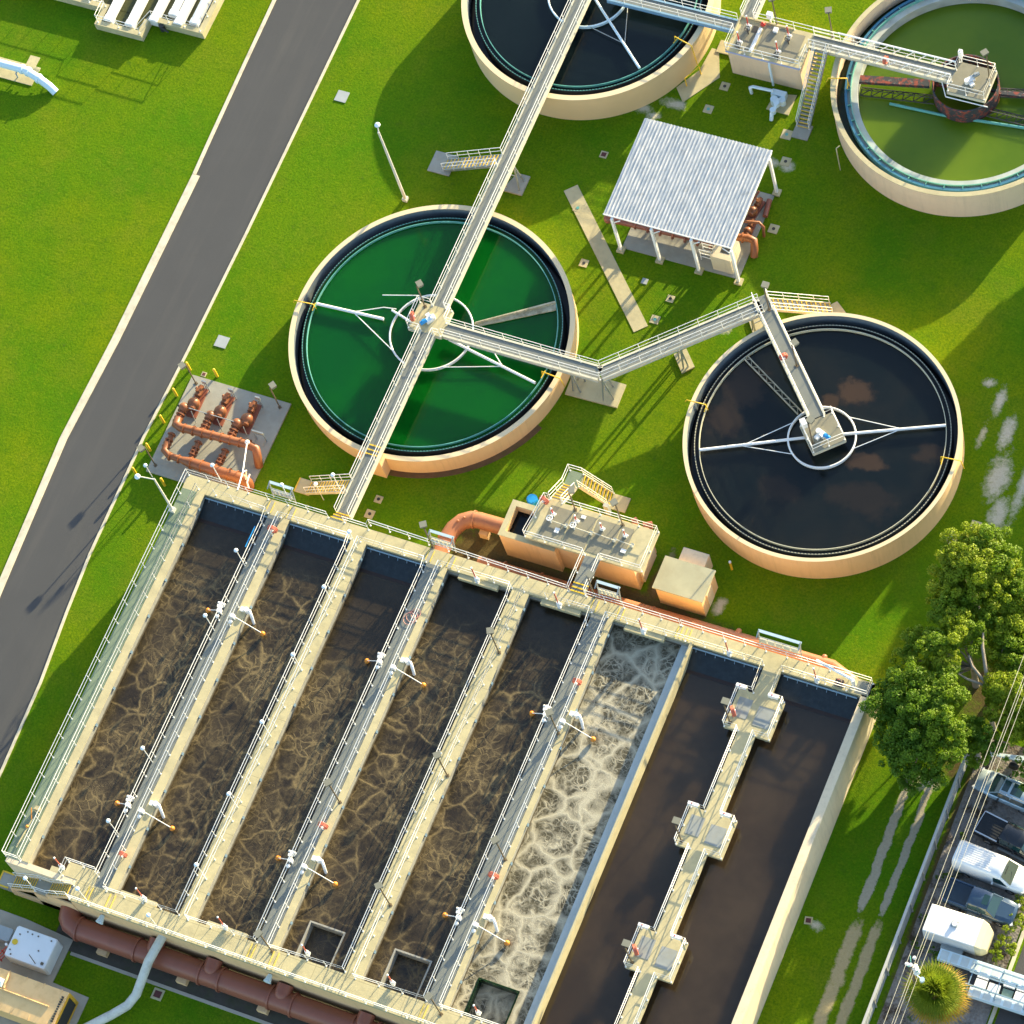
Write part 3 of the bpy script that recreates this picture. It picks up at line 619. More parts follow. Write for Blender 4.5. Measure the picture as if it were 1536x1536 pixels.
m = MB(); m.prism([(2.65,1.72),(2.8,2.05),(8.0,5.45),(8.2,4.95)], 1.6, 1.72); m.prism([(2.6,1.9),(2.66,2.02),(7.95,5.55),(8.0,5.42)], 1.6, 2.0); obj('scum_trough', m, mat('stained_trough', (.40,.38,.28), .7, .4, 2.5, dirt=.8, dirtcol=(.10,.09,.02), dscale=2), A)
davit(A, cA, math.radians(184), 10.93, 9.92, 2.0, 1.75, 1.9); davit(A, cA, math.radians(-5), 10.93, 9.92, 2.0, 1.75)
m = MB(); m.prism([(-.65,-10.9),(.55,-10.9),(.55,-11.75),(-.65,-11.75)], 0, 2.6); obj('buttress', m, PEACH, A)
# B: murky black tank on the right
cB = (31.97,.32)
B = tank('B', 'round peach tank of black water with brown scum clouds on the right', cB, 10.11, 10.36, 3.0, 2.35, 9.2, 2.62, PEACH, MURKW, mat('pale_weir_plate', (.52,.50,.36), .6, .1, 2), 2.53)
m = MB(); m.tube([(23.6,-3.42,2.66),(31.0,0,2.66)], .11, 10); m.tube([(33,.85,2.66),(40.4,3.97,2.66)], .11, 10); obj('scraper_arm', m, WHITE, B)
m = MB()
for a, b in (((26.5,-2.15,2.66),(29.6,.95,2.64)),((26.5,-2.15,2.66),(30.4,-1.65,2.64)),((37.4,2.73,2.66),(33.2,2.5,2.64)),((37.4,2.73,2.66),(34.5,.1,2.64))): m.tube([a,b], .035, 6)
obj('tie_rod', m, WHITE, B)
m = MB()
for o in (-.16,.16):
    m.beam((24.1+o*.45,4.95+o,2.62),(29.65+o*.45,1.75+o,2.62), .07, .2)
for k in range(14):
    f = k/14; g2 = (k+1)/14; s = .16 if k % 2 else -.16
    m.beam((24.1+5.55*f+s*.45,4.95-3.2*f+s,2.66),(24.1+5.55*g2-s*.45,4.95-3.2*g2-s,2.66), .035, .05)
obj('scum_trough', m, mat('stained_trough_steel', (.42,.37,.26), .7, .4, 3, dirt=.6, dirtcol=(.10,.08,.03), dscale=2.5), B)
davit(B, cB, math.radians(182), 10.11, 9.2, 3.0, 2.6, 2.9); davit(B, cB, math.radians(5), 10.11, 9.2, 3.0, 2.6)
# D: black tank at the top
cD = (.02,32.3)
D = tank('D', 'round sand coloured tank of black water at the top edge', cD, 9.93, 10.33, 3.0, 2.45, 8.87, 2.72, mat('sand_render', (.64,.48,.26), .82, .05, .4, dirt=.12, dirtcol=(.4,.3,.18)), BLACKW, TEAL, 3.3, LBLUE)
m = MB(); m.tube([(.8,31.8,2.75),(6.7,26.7,2.75)], .11, 10); m.tube([(-.8,32.8,2.75),(-6.7,37.9,2.75)], .11, 10); obj('scraper_arm', m, LBLUE, D)
m = MB()
for a, b in (((4.7,28.5,2.76),(1.1,29.3,2.74)),((4.7,28.5,2.76),(3.5,32.2,2.74)),((-4.7,36.1,2.76),(-1.1,35.3,2.74))): m.tube([a,b], .035, 6)
obj('tie_rod', m, GALV, D)
a = math.radians(-15.5); davit(D, cD, a, 9.93, 8.87, 3.0, 2.7, .6)
m = MB()                                               # hose rack and short ladder against its wall
for k in range(7): f = k/6; m.tube([(8.75+1.0*f,27.55+2.1*f,.1),(8.75+1.0*f,27.55+2.1*f,1.5-.3*(k%2))], .04, 6)
for z in (.35,1.45): m.tube([(8.7,27.5,z),(9.85,29.75,z)], .05, 6)
single('pipe_rack', m, PURPLE, 'violet steel rack with upright rails against the black tank at the top', 'rack')
m = MB(); m.tube([(9.95,27.7,1.15),(10.65,29.05,1.15)], .05, 6); m.tube([(9.95,27.7,.05),(9.95,27.7,1.15)], .05, 6); m.tube([(10.65,29.05,.05),(10.65,29.05,1.15)], .05, 6)
single('guard_rail', m, YEL, 'low yellow guard rail beside the violet rack by the top tank', 'guard rail')
# C: olive thickener top right
cC = (31.85,32.5)
C = thing('thickener_tank', 'round cream tank of olive green water with a rusty drum, top right', 'settling tank', (*cC,0), 'round tanks with central drives')
m = MB(); m.ring(10.07,10.4,0,3.07,*cC,160); obj('tank_wall', m, PINKW, C)
m = MB(); m.ring(10.05,10.44,3.07,3.12,*cC,160); obj('rim', m, CON, C)
m = MB(); m.disc(10.07,1.5,*cC,160,9.3); obj('trough_water', m, DKGREENW, C)
m = MB(); m.ring(9.22,9.42,1.0,2.25,*cC,160); obj('launder_wall', m, BLUEPNT, C)
m = MB(); m.ring(8.42,9.22,1.0,2.05,*cC,160); obj('launder_shelf', m, mat('painted_concrete_shelf', (.38,.42,.40), .75, .3, .8, dirt=.6, dirtcol=(.40,.33,.20), dscale=.45), C)
m = MB(); m.ring(8.93,8.99,2.05,2.32,*cC,160)
for k in range(40): a = 2*PI*k/40; m.cbox((cC[0]+9.1*cos(a),cC[1]+9.1*sin(a)), a, .3, .06, 2.05, 2.3)
obj('weir_plate', m, TEAL, C)
m = MB(); m.disc(8.44,1.1,*cC,128); obj('water', m, OLIVEW, C)
m = MB(); m.ring(2.5,2.6,.6,2.75,*cC,64); obj('feed_drum', m, RUSTY, C)
m = MB(); m.beam((22.9,30.95,1.75),(28.95,32.2,1.75), .62, .35); m.beam((34.35,32.9,1.75),(40.8,33.9,1.75), .35, .3); m.beam((29.3,32.1,1.95),(34.3,32.9,1.95), .18, .2); obj('skimmer_beam', m, RUSTY, C)
m = MB()
def truss(a, b, h=.7):
    a = Vector(a); b = Vector(b); n = 7
    for s in (-.38,.38):
        sd = (b-a).cross(Vector((0,0,1))).normalized()*s
        m.tube([a+sd,b+sd], .05, 5)
    m.tube([a+Vector((0,0,h*.35)),b+Vector((0,0,h*.35))], .035, 5)
    for k in range(n):
        p = a.lerp(b,k/n); q = a.lerp(b,(k+1)/n); sd = (b-a).cross(Vector((0,0,1))).normalized()*.38
        m.tube([p+sd,q-sd], .042, 5); m.tube([p-sd,q+Vector((0,0,h*.35))], .028, 5); m.tube([p-sd,p+sd], .042, 5)
truss((23.9,30.35,1.3),(29.7,31.2,1.3)); truss((34.2,33.2,1.3),(38.6,34.2,1.3)); truss((34.0,31.3,1.3),(39.4,31.3,1.3)); obj('rake_truss', m, DARK, C)
m = MB(); m.tube([(26.4,29.95,1.2),(30.6,30.1,1.2),(38.5,30.9,1.2)], .12, 10); obj('teal_pipe', m, TEAL, C)
m = MB(); m.cyl(31.85,32.4,.6,3.1,.32); obj('centre_column', m, RUSTY, C)
m = MB()
for k in range(12): a = 2*PI*k/12; m.tube([(31.85+.62*cos(a),32.4+.62*sin(a),.6),(31.85+.62*cos(a),32.4+.62*sin(a),2.6)], .05, 6)
obj('drive_cage', m, mat('green_cage', (.02,.16,.06), .5, .1, 3), C)
davit(C, cC, math.radians(196), 10.07, 9.2, 3.1, 2.3, 2.9)
m = MB(); m.tube([(24.45,23.8,.1),(24.45,23.8,3.3),(24.62,24.1,3.3)], .04, 6); single('wall_conduit', m, CON, 'thin conduit running up the front wall of the olive tank', 'conduit')

# ---------------------------------------------------------------- raised walkways
BZ = 3.5
def bridge(label, pts, w, z=BZ, gird=.42, legs=(), rails=(1,1), deckm=GRATE, girdm=None, gaps=((),()), name='raised_walkway'):
    pts = [Vector((x,y,z)) for x,y in pts]; mid = pts[0].lerp(pts[-1],.5)
    t = thing(name, label, 'walkway', (mid.x,mid.y,0), 'raised grated walkways')
    d = MB(); gm = MB()
    for a, b in zip(pts,pts[1:]):
        sd = (b-a).cross(Vector((0,0,1))).normalized()
        d.add([a+sd*w/2, b+sd*w/2, b-sd*w/2, a-sd*w/2], [(0,1,2,3)]); d.add([p-Vector((0,0,.05)) for p in (a+sd*w/2, b+sd*w/2, b-sd*w/2, a-sd*w/2)], [(3,2,1,0)])
        for k in (-1,1):
            o = sd*(w/2+.07)*k
            gm.beam(a+o-Vector((0,0,gird/2-.06)), b+o-Vector((0,0,gird/2-.06)), .05, gird)
            gm.beam(a+o+Vector((0,0,.05)), b+o+Vector((0,0,.05)), .16, .03); gm.beam(a+o-Vector((0,0,gird-.06)), b+o-Vector((0,0,gird-.06)), .16, .03)
    obj('deck', d, deckm, t); obj('girder', gm, girdm or IVORY, t)
    for k in (0,1):
        if not rails[k]: continue
        s = -1 if k else 1; line = []
        for i, p in enumerate(pts):
            v = ((pts[min(i+1,len(pts)-1)]-pts[max(i-1,0)])).cross(Vector((0,0,1))).normalized()
            line.append(p + v*(w/2+.05)*s)
        segs = [line]
        if gaps[k]:
            segs = []; a, b = line[0], line[-1]; L = (b-a).length; u = 0
            for g0, g1 in gaps[k]: segs.append([a.lerp(b,u/L), a.lerp(b,g0/L)]); u = g1
            segs.append([a.lerp(b,u/L), b])
        for sg in segs: rail(sg, t)
    if legs:
        lm = MB()
        for x, y, ang, spread in legs:
            for s in (-1,1):
                for q in (-1,1):
                    ox, oy = cos(ang), sin(ang)
                    top = (x-oy*s*w*.45, y+ox*s*w*.45, z-gird); bot = (x-oy*s*(w*.45+spread*.3)+ox*q*spread, y+ox*s*(w*.45+spread*.3)+oy*q*spread, .1)
                    lm.tube([top,bot], .07, 8)
            lm.beam((x+sin(ang)*.5,y-cos(ang)*.5,1.5),(x-sin(ang)*.5,y+cos(ang)*.5,1.5), .06, .1)
        obj('support_leg', lm, GALV, t)
    return t
b1 = bridge('long straight walkway from the top black tank to the green tank', [(.03,40),(.03,1.65)], 1.0, legs=((.1,15.3,PI/2,.45),), gaps=(((24.2,25.3),),()))
b2 = bridge('walkway from the green tank down to the long basin', [(.03,-.65),(.03,-17.0)], 1.0, gaps=(((13.4,14.5),),()))
m = MB(); m.box(-.5,.56,-17.75,-17.0,3.72,3.78); m.box(-.5,.56,-17.8,-17.35,4.05,4.11); obj('step', m, CONG, b2)
m = MB()
for y, z in ((-10.9,3.53),(-11.3,3.53),(-11.65,3.53),(-17.05,3.79),(-17.38,4.12),(-17.74,4.42)): m.box(-.5,.56,y-.045,y+.045,z,z+.03)
obj('yellow_step_edge', m, YEL, b2)
b3 = bridge('walkway running right from the green tank and bending diagonally up', [(1.25,0),(14.25,.0),(23.9,9.0)], .95, legs=((11.9,.05,0,.3),(14.3,.1,.4,.4),(18.9,4.3,.75,.2)))
b4 = bridge('diagonal walkway from the bend down to the black and brown tank', [(23.5,9.75),(31.3,1.4)], 1.0, gaps=((),((.5,1.7),)), legs=((23.6,8.7,-.8,.35),))
b5 = bridge('walkway from the top black tank to the valve building', [(2.0,32.1),(12.95,32.1)], .85, girdm=mat('pale_blue_girder', (.20,.34,.46), .5, .1, 1.5))
b6 = bridge('short walkway leaving the valve building towards the top edge', [(13.6,33.05),(13.6,42)], .95)
b7 = bridge('truss sided walkway from the valve building to the olive tank drum', [(19.25,32.4),(30.95,32.4)], 1.0, name='raised_walkway')
m = MB()
for k in (-1,1):
    y = 32.4+k*.6
    for i in range(9):
        x = 21.5+i*1.05; m.beam((x,y,3.5),(x+.9,y,4.6), .06, .06)
    m.beam((21.3,y,4.6),(31.0,y,4.6), .08, .12)
obj('truss_brace', m, WHITE, b7)
# centre platforms
def platform(label, x0, x1, y0, y1, z, rails, ang=0, c=None):
    t = thing('drive_platform', label, 'platform', ((x0+x1)/2,(y0+y1)/2,z-.3), 'platforms over tank centres')
    rt = lambda x, y: (x,y) if not ang else (c[0]+(x-c[0])*cos(ang)-(y-c[1])*sin(ang), c[1]+(x-c[0])*sin(ang)+(y-c[1])*cos(ang))
    P = [rt(x0,y0),rt(x1,y0),rt(x1,y1),rt(x0,y1)]
    m = MB(); m.prism(P, z-.06, z+.006); obj('deck', m, CON if x0 < 0 else GRATEO, t)
    m = MB()
    for a, b in zip(P, P[1:]+P[:1]): m.beam((*a,z-.22),(*b,z-.22), .08, .32)
    obj('edge_beam', m, IVORY, t)
    for r in rails: rail([(*rt(x,y),z) for x,y in r], t, spacing=1.3)
    return t
pA = platform('square platform at the centre of the green tank', -1.65,1.15,-.7,1.7, BZ, [[(-.6,1.65),(-1.6,1.65),(-1.6,-.65),(-.55,-.65)],[(.6,1.65),(1.1,1.65),(1.1,.55)],[(.6,-.65),(1.1,-.65)]])
aB = math.atan2(1.4-9.75, 31.3-23.5)
pB = platform('square platform at the centre of the black and brown tank', 30.75,33.3,-1.05,1.55, BZ, [[(30.8,.85),(30.8,1.5),(33.25,1.5),(33.25,-1.0),(30.8,-1.0),(30.8,-.3)]], aB, (32.15,.15))
pC = platform('square platform over the rusty drum of the olive tank', 30.95,34.0,30.95,33.75, BZ, [[(31,32.95),(31,33.7),(33.95,33.7),(33.95,31),(31,31),(31,31.85)]])
m = MB(); m.tube([(30.2,31.8,BZ-.3),(30.9,30.7,BZ-.45),(34.3,30.7,BZ-.45)], .05, 6); obj('brace_pipe', m, WHITE, pC)
def gearmotor(label, x, y, z, motor, a):
    t = thing('drive_motor', label, 'motor', (x,y,z)); ux, uy = cos(a), sin(a)
    m = MB(); m.cbox((x,y), a, .55, .45, z, z+.3); m.cyl(x-ux*.35,y-uy*.35,z,z+.42,.2); m.cbox((x-ux*.15+uy*.42,y-uy*.15-ux*.42), a, .35,.3,z,z+.25); obj('gearbox', m, WHITE, t)
    m = MB(); m.tube([(x+ux*.2,y+uy*.2,z+.36),(x+ux*.75,y+uy*.75,z+.36)], .17, 14); m.cbox((x+ux*.45,y+uy*.45), a, .22, .2, z+.5, z+.62); obj('motor', m, motor, t)
gearmotor('blue drive motor on the green tank platform', -.25, .35, BZ, BLUE, -2.2)
gearmotor('blue and white drive motor on the black and brown tank platform', 32.2,.1,BZ, BLUE, -.35)
gearmotor('white drive gearbox on the olive tank platform', 32.4,32.35,BZ, GALV, .9)
m = MB(); m.cbox((30.75,.25),aB,.55,.4,BZ+.5,BZ+1.1); m.cbox((30.75,.25),aB,.06,.06,BZ,BZ+.5); single('control_cabinet', m, WHITE, 'white control cabinet on the black and brown tank platform', 'cabinet')
m = MB(); m.cbox((31.15,33.75),0,.3,.3,BZ+.8,BZ+1.6); m.tube([(31.15,33.75,BZ),(31.15,33.75,BZ+1.7)],.06,6); single('control_cabinet', m, WHITE, 'small white control post on the olive tank platform corner', 'cabinet')
def hosereel(label, x, y, z, ax=(0,1), r=.34):
    t = thing('hose_reel', label, 'hose reel', (x,y,z), 'red hose reels'); m = MB()
    for k in range(3):
        o = (k-1)*.09; m.tube([(x+ax[0]*o+(-ax[1])*r*cos(a), y+ax[1]*o+ax[0]*r*cos(a), z+.62+r*sin(a)) for a in [2*PI*i/20 for i in range(20)]], .06, 6, closed=True)
    obj('hose', m, HOSE, t)
    m = MB(); m.tube([(x,y,z),(x,y,z+.65)], .045, 6); m.tube([(x-ax[0]*.22,y-ax[1]*.22,z+.62),(x+ax[0]*.22,y+ax[1]*.22,z+.62)], .09, 8); obj('stand', m, WHITE, t)
    return t
hosereel('red hose reel on the green tank platform', -1.45,.05,BZ,(.9,.4))
hosereel('red hose reel on the diagonal walkway over the black and brown tank', 27.25,5.15,BZ,(.7,-.7),.28)
hosereel('red hose reel on the truss walkway over the olive tank', 25.6,31.95,BZ,(1,0),.3)
# stairs from walkways to the ground
def stair(label, top, foot, w, n, pad=None, padm=CON, treadm=CONG, sm=None):
    t = thing('walkway_stair', label, 'stairs', foot, 'stairs to walkways'); a, b, c = stair_mb(top, foot, w, n)
    obj('tread', a, treadm, t); obj('nosing', b, YEL, t); obj('stringer', c, sm or IVORY, t)
    d = Vector(foot)-Vector(top); sd = Vector((-d.y,d.x,0)).normalized()*(w/2+.03)
    for k in (-1,1): rail([Vector(top)+sd*k, Vector(foot)+sd*k], t, spacing=1.3)
    if pad: m = MB(); m.prism(pad, 0, .12); obj('foot_slab', m, padm, t)
    return t
stair('stair beside the long straight walkway above the green tank', (-.55,15.3,BZ),(-6.0,15.35,.1), .95, 15, [(-7.3,14.5),(-5.4,14.5),(-5.4,16.4),(-7.3,16.4)], CONG, GALV, GALV)
stair('cream stair between the green tank and the basin', (-.55,-14.6,BZ),(-4.9,-14.4,.1), .95, 15, [(-5.95,-15.0),(-4.7,-15.0),(-4.7,-13.8),(-5.95,-13.8)])
m = MB(); m.box(-6.0,-5.9,-15.0,-13.8,.122,.15); single('step_edge_strip', m, YEL, 'yellow edge strip on the slab at the cream stair foot', 'edge strip')
stair('cream stair behind the diagonal walkway by the black and brown tank', (24.5,9.4,BZ),(28.1,12.0,.1), .95, 13, [(27.7,12.1),(28.3,12.75),(29.3,12.0),(28.6,11.2)])
stair('long steep grey stair from the valve building to the lawn', (20.25,31.75,BZ),(20.3,26.6,.1), .95, 20, [(19.65,26.95),(21.0,26.95),(21.0,25.6),(19.65,25.6)], CONG, GALV, GALV)
for lab, P in (('grey footing slab under the long straight walkway', [(-.75,14.5),(1.0,14.5),(1.0,16.3),(-.1,16.3)]),('wide footing slab under the walkway bend beside the green tank', [(11.1,-.95),(15.4,-.85),(15.35,1.2),(11.0,1.25)]),
               ('square footing slab under the diagonal walkway', [(17.9,4.75),(18.65,5.5),(19.85,4.2),(19.1,3.4)]),('footing slab beside the black and brown tank rim', [(22.3,9.3),(23.2,9.9),(24.2,8.6),(23.4,7.8)])):
    m = MB(); m.prism(P, 0, .16); single('footing_slab', m, CONG if 'long' in lab else CON, lab, 'slab', 'concrete footing slabs')
# ---------------------------------------------------------------- valve building (top)
VB = thing('valve_building', 'flat topped pinkish block with valves and railings left of the olive tank', 'building', (16.1,31.4,0))
m = MB(); m.box(13.05,19.1,29.9,33.0,0,3.3); obj('wall', m, PINKW, VB)
m = MB(); m.box(12.95,19.25,29.75,33.1,3.3,3.45); m.box(12.95,13.1,29.75,33.1,3.45,3.6); m.box(13.1,17.5,32.95,33.1,3.45,3.6); obj('roof_slab', m, CON, VB)
m = MB(); m.box(13.5,14.9,30.2,32.6,3.45,3.5); m.box(15.3,17.0,30.1,32.8,3.45,3.5); m.box(17.2,18.6,30.2,32.7,3.45,3.5); obj('grating', m, GRATEO, VB)
m = MB(); m.box(14.3,14.75,31.9,32.5,3.5,3.52); obj('open_hatch', m, DARK, VB)
rail([(19.2,31.4,3.45),(19.2,29.8,3.45),(13.0,29.8,3.45),(13.0,31.6,3.45)], VB); rail([(14.2,33.05,3.45),(19.2,33.05,3.45),(21.4,33.05,3.45)], VB)
m = MB(); m.tube([(12.95,29.72,3.35),(19.2,29.72,3.35),(19.2,31.3,3.35)], .07, 6); obj('conduit', m, mat('violet_grey_conduit', (.38,.40,.55), .5, .1, 3), VB)
m = MB(); m.tube([(14.95,30.1,3.65),(15.0,32.3,3.65)], .16, 10); obj('trough_pipe', m, WHITE, VB)
m = MB(); m.tube([(16.6,29.8,3.2),(16.65,29.6,2.95),(16.65,29.6,.2)], .10, 8); obj('downpipe', m, LBLUE, VB)
m = MB(); m.sphere((15.05,32.65,3.75), .2, 12, 8); obj('red_cap', m, RED, VB)
m = MB(); m.box(15.3,15.75,33.0,33.35,4.2,4.75); m.box(15.45,15.55,33.1,33.2,3.4,4.2); m.box(16.0,16.35,32.3,32.7,3.5,3.75); obj('control_box', m, WHITE, VB)
def gate_stem(label, x, y, z, h, group, a=0.0, wheel=None):
    t = thing('valve_actuator', label, 'valve', (x,y,z), group)
    m = MB(); m.box(x-.13,x+.13,y-.10,y+.10,z,z+h*.22); m.cyl(x,y,z+h*.2,z+h*.36,.16,.12,12); m.cbox((x+.16,y),a,.24,.14,z+h*.22,z+h*.32); obj('gearbox', m, WHITE, t)
    m = MB(); m.cyl(x,y,z+h*.36,z+h*.94,.05,n=8); obj('stem', m, HOSE if not wheel else RED, t)
    m = MB(); m.sphere((x,y,z+h*.97), .085, 8, 6); obj('cap', m, WHITE, t)
    if wheel:
        wx, wy = wheel; m = MB(); m.tube([(x+wx+.22*cos(b),y+wy+.22*sin(b),z+.75) for b in [2*PI*k/16 for k in range(16)]], .035, 6, closed=True)
        m.tube([(x+wx-.2,y+wy,z+.75),(x+wx+.2,y+wy,z+.75)],.025,6); m.tube([(x+wx,y+wy-.2,z+.75),(x+wx,y+wy+.2,z+.75)],.025,6); m.cyl(x+wx,y+wy,z,z+.75,.05,n=8); obj('handwheel', m, WHITE if z > 4 else DARK, t)
    return t
for lab, x, y in (('valve with orange rod at the back left of the valve building roof',14.05,32.1),('valve with orange rod at the front left of the valve building roof',13.9,30.5),('valve with orange rod and black handwheel at the back right of the valve building roof',17.45,32.1),('valve with orange rod and black handwheel at the front right of the valve building roof',17.15,30.5)):
    gate_stem(lab, x, y, 3.47, 1.9, 'rod valves on the valve building', 0, (.12,-.45))
m = MB(); m.box(11.05,12.95,31.35,32.5,0,.12); single('footing_slab', m, CON, 'small slab at the left foot of the valve building', 'slab')
PS = thing('booster_pump', 'pale blue pipe assembly with valve box on a square pad by the valve building', 'pump', (17.8,28.3,0))
m = MB(); m.prism([(16.85,27.45),(17.0,28.95),(18.75,29.3),(18.75,27.4)],0,.1); obj('pad', m, CON, PS)
m = MB(); m.box(16.9,18.1,28.5,29.0,.1,.75); m.cyl(17.35,28.1,.1,.8,.3); m.cyl(17.95,28.25,.1,.7,.28); m.tube([(17.0,28.75,.8),(15.4,28.6,.95),(15.2,28.5,.9),(15.2,28.5,.05)], .13, 10); m.tube([(17.7,28.2,.75),(17.7,27.4,.7),(17.6,26.9,.6),(17.6,26.6,.05)], .16, 10)
for p in ((17.7,27.75,.72),(17.62,27.1,.64)): m.cyl(p[0],p[1],p[2]-.22,p[2]+.22,.24)
obj('pipework', m, LBLUE, PS)

# ---------------------------------------------------------------- pump building beside the basin
PB = thing('pump_building', 'orange peach block with grated roof and white railings beside the basin', 'building', (18.5,-13,0))
m = MB(); m.box(16.6,22.8,-14.5,-11.2,0,4.12); obj('wall', m, PEACH, PB)
m = MB()
m.box(12.05,16.62,-14.9,-14.5,0,3.6); m.box(12.05,12.45,-14.5,-12.35,0,3.6); m.box(12.05,16.62,-12.35,-11.95,0,3.6); m.box(14.3,16.6,-14.5,-12.35,0,3.6); m.box(12.45,14.3,-14.5,-12.35,0,.3); obj('open_tank', m, PEACH, PB)
m = MB(); m.box(12.0,12.45,-14.95,-11.9,3.6,3.68); m.box(12.45,16.6,-14.95,-14.5,3.6,3.68); m.box(12.45,14.3,-12.35,-11.9,3.6,3.68); obj('tank_coping', m, CON, PB)
m = MB(); m.box(12.45,14.3,-14.5,-12.35,2.75,2.8); obj('tank_water', m, LAUNDW, PB)
m = MB(); m.box(14.25,23.75,-14.8,-11.35,4.12,4.4); obj('roof_slab', m, CON, PB)
m = MB()
for a, b in ((15.2,17.02),(17.14,18.92),(19.06,20.9),(21.02,21.95)): m.box(a,b,-14.5,-11.75,4.4,4.43)
obj('grating', m, GRATEO, PB)
m = MB()
for x0, x1, y0, y1 in ((17.75,18.1,-12.1,-11.85),(16.25,16.6,-13.8,-13.4),(21.6,22.0,-13.8,-13.5)): m.box(x0,x1,y0,y1,4.44,4.5)
obj('notice_plate', m, WHITE, PB)
m = MB()
for a, b in ((15.3,17.0),(17.1,19.0),(19.1,20.9),(21,22.3)):
    m.tube([(a,-13.0,4.6),(b,-13.1,4.6)], .04, 6); m.box(b-.15,b+.1,-13.2,-12.9,4.43,4.6)
obj('drive_shaft', m, IVORY, PB)
m = MB(); m.tube([(22.3,-11.1,3.9),(22.9,-10.8,3.9)], .3, 12); m.tube([(21.4,-11.1,3.9),(21.7,-10.75,3.9)], .28, 12); obj('pipe_stub', m, PIPE, PB)
m = MB(); m.box(22.8,23.0,-13.9,-11.6,.3,2.6); obj('wall_panel', m, CREAMW, PB)
rail([(19.1,-14.75,4.4),(14.3,-14.75,4.4),(14.65,-11.4,4.4),(14.9,-11.4,4.4)], PB); rail([(15.95,-11.4,4.4),(23.7,-11.4,4.4),(23.7,-14.75,4.4),(20.5,-14.75,4.4)], PB)
m = MB(); m.box(19.2,20.4,-17.8,-14.8,4.3,4.41); obj('link_bridge', m, GRATE, PB)
m = MB()
for y in (-17.1,-17.45,-17.75): m.box(19.2,20.4,y-.05,y+.05,4.41,4.45)
obj('yellow_step_edge', m, YEL, PB)
rail([(19.17,-14.8,4.4),(19.17,-17.8,4.4)], PB); rail([(20.43,-14.8,4.4),(20.43,-17.8,4.4)], PB)
for lab, x in zip(('leftmost','second','third','rightmost'), (15.7,17.6,19.65,21.5)):
    gate_stem(f'{lab} of four red rod valves on the pump building roof', x, -12.5, 4.43, 1.15, 'rod valves on the pump building', 0, (.05,-.6) if x < 18 else None)
hosereel('red hose coil hung on the pump building railing', 14.75,-11.8,4.4,(.3,.95),.36)
WS = thing('building_stair', 'cream two flight stair turning down behind the pump building', 'stairs', (16.5,-9,0))
for p0, p1, w, n in (((15.45,-11.3,4.4),(15.45,-9.3,2.9),1.0,6),((16.05,-8.55,2.85),(17.9,-8.25,.12),1.05,9)):
    a, b, c = stair_mb(p0,p1,w,n); obj('tread', a, CON, WS); obj('nosing', b, YEL, WS); obj('stringer', c, IVORY, WS)
m = MB(); m.box(14.9,16.05,-9.3,-8.0,2.75,2.88); obj('landing', m, GRATEG, WS); m = MB(); m.box(14.95,15.05,-9.2,-9.1,0,2.75); m.box(15.9,16.0,-8.2,-8.1,0,2.75); obj('leg', m, GALV, WS)
m = MB(); m.box(17.9,19.3,-8.95,-7.7,0,.12); obj('foot_slab', m, CON, WS)
rail([(14.95,-11.3,4.4),(14.95,-9.3,2.9),(14.95,-8.05,2.88),(16.05,-8.05,2.88),(17.9,-7.7,.12)], WS, spacing=1.1); rail([(15.98,-11.3,4.4),(15.98,-9.35,2.9)], WS, spacing=1.0); rail([(16.1,-9.1,2.88),(17.9,-8.8,.12)], WS, spacing=1.1)
m = MB(); m.cyl(12.5,-10.5,0,1.3,.42); m.cyl(12.5,-10.5,1.3,1.35,.34); single('plastic_drum', m, BLUE, 'bright blue drum behind the pump building', 'drum')
m = MB(); m.box(17.95,18.35,-9.5,-9.2,0,1.5); single('control_cabinet', m, BASEGREY, 'grey cabinet by the foot of the pump building stair', 'cabinet')
SB = thing('block_shed', 'small peach block shed with flat mossy roof near the black and brown tank', 'shed', (26.4,-13.7,0))
m = MB(); m.box(24.6,28.25,-15.0,-12.5,0,2.65); obj('wall', m, PEACH, SB)
m = MB(); m.box(24.4,28.4,-15.1,-12.38,2.65,2.82); obj('roof', m, mat('mossy_roof', (.36,.35,.235), .9, .14, .7, bmp=.2, dirt=.4, dirtcol=(.22,.20,.12), dscale=.6), SB)
m = MB(); m.box(25.2,27.25,-12.38,-11.0,0,2.0); obj('annex', m, CREAMW, SB); m = MB(); m.box(28.25,28.3,-14.2,-13.3,.1,2.1); obj('door', m, CREAMW, SB)
m = MB(); m.cyl(28.7,-10.8,0,1.15,.09,n=10); m.m = 1; m.cyl(28.7,-10.8,1.15,1.3,.1,n=10); single('marker_post', m, [YEL, WHITE], 'lone yellow marker post with white cap beside the block shed', 'bollard')

# ---------------------------------------------------------------- open pipe shelter
SH = thing('pipe_shelter', 'open shelter with white ribbed metal roof over brown pipes', 'shelter', (15.4,16.3,0))
roof = MB(); x0, x1, y0, y1 = 9.75, 20.35, 12.35, 21.2; n = 37
def zr(y): return 4.95 + (y-y0)/(y1-y0)*.25
for i in range(n):
    a = x0+(x1-x0)*i/n; w = (x1-x0)/n; V = []
    for y in (y0,y1):
        for dx, dz in ((0,0),(.55,0),(.68,.07),(.87,.07),(1,0)): V.append((a+dx*w, y, zr(y)+dz))
    roof.add(V, [(k,k+1,k+6,k+5) for k in range(4)])
obj('roof', roof, ROOFM, SH)
m = MB()
for y in (12.6,14.7,16.8,18.9,20.9): m.beam((9.9,y,zr(y)-.1),(20.2,y,zr(y)-.1), .1, .16)
for x in (10.5,13.8,17.1,20.4): m.beam((x-.1,12.4,4.75),(x-.1,21.1,5.0), .12, .18)
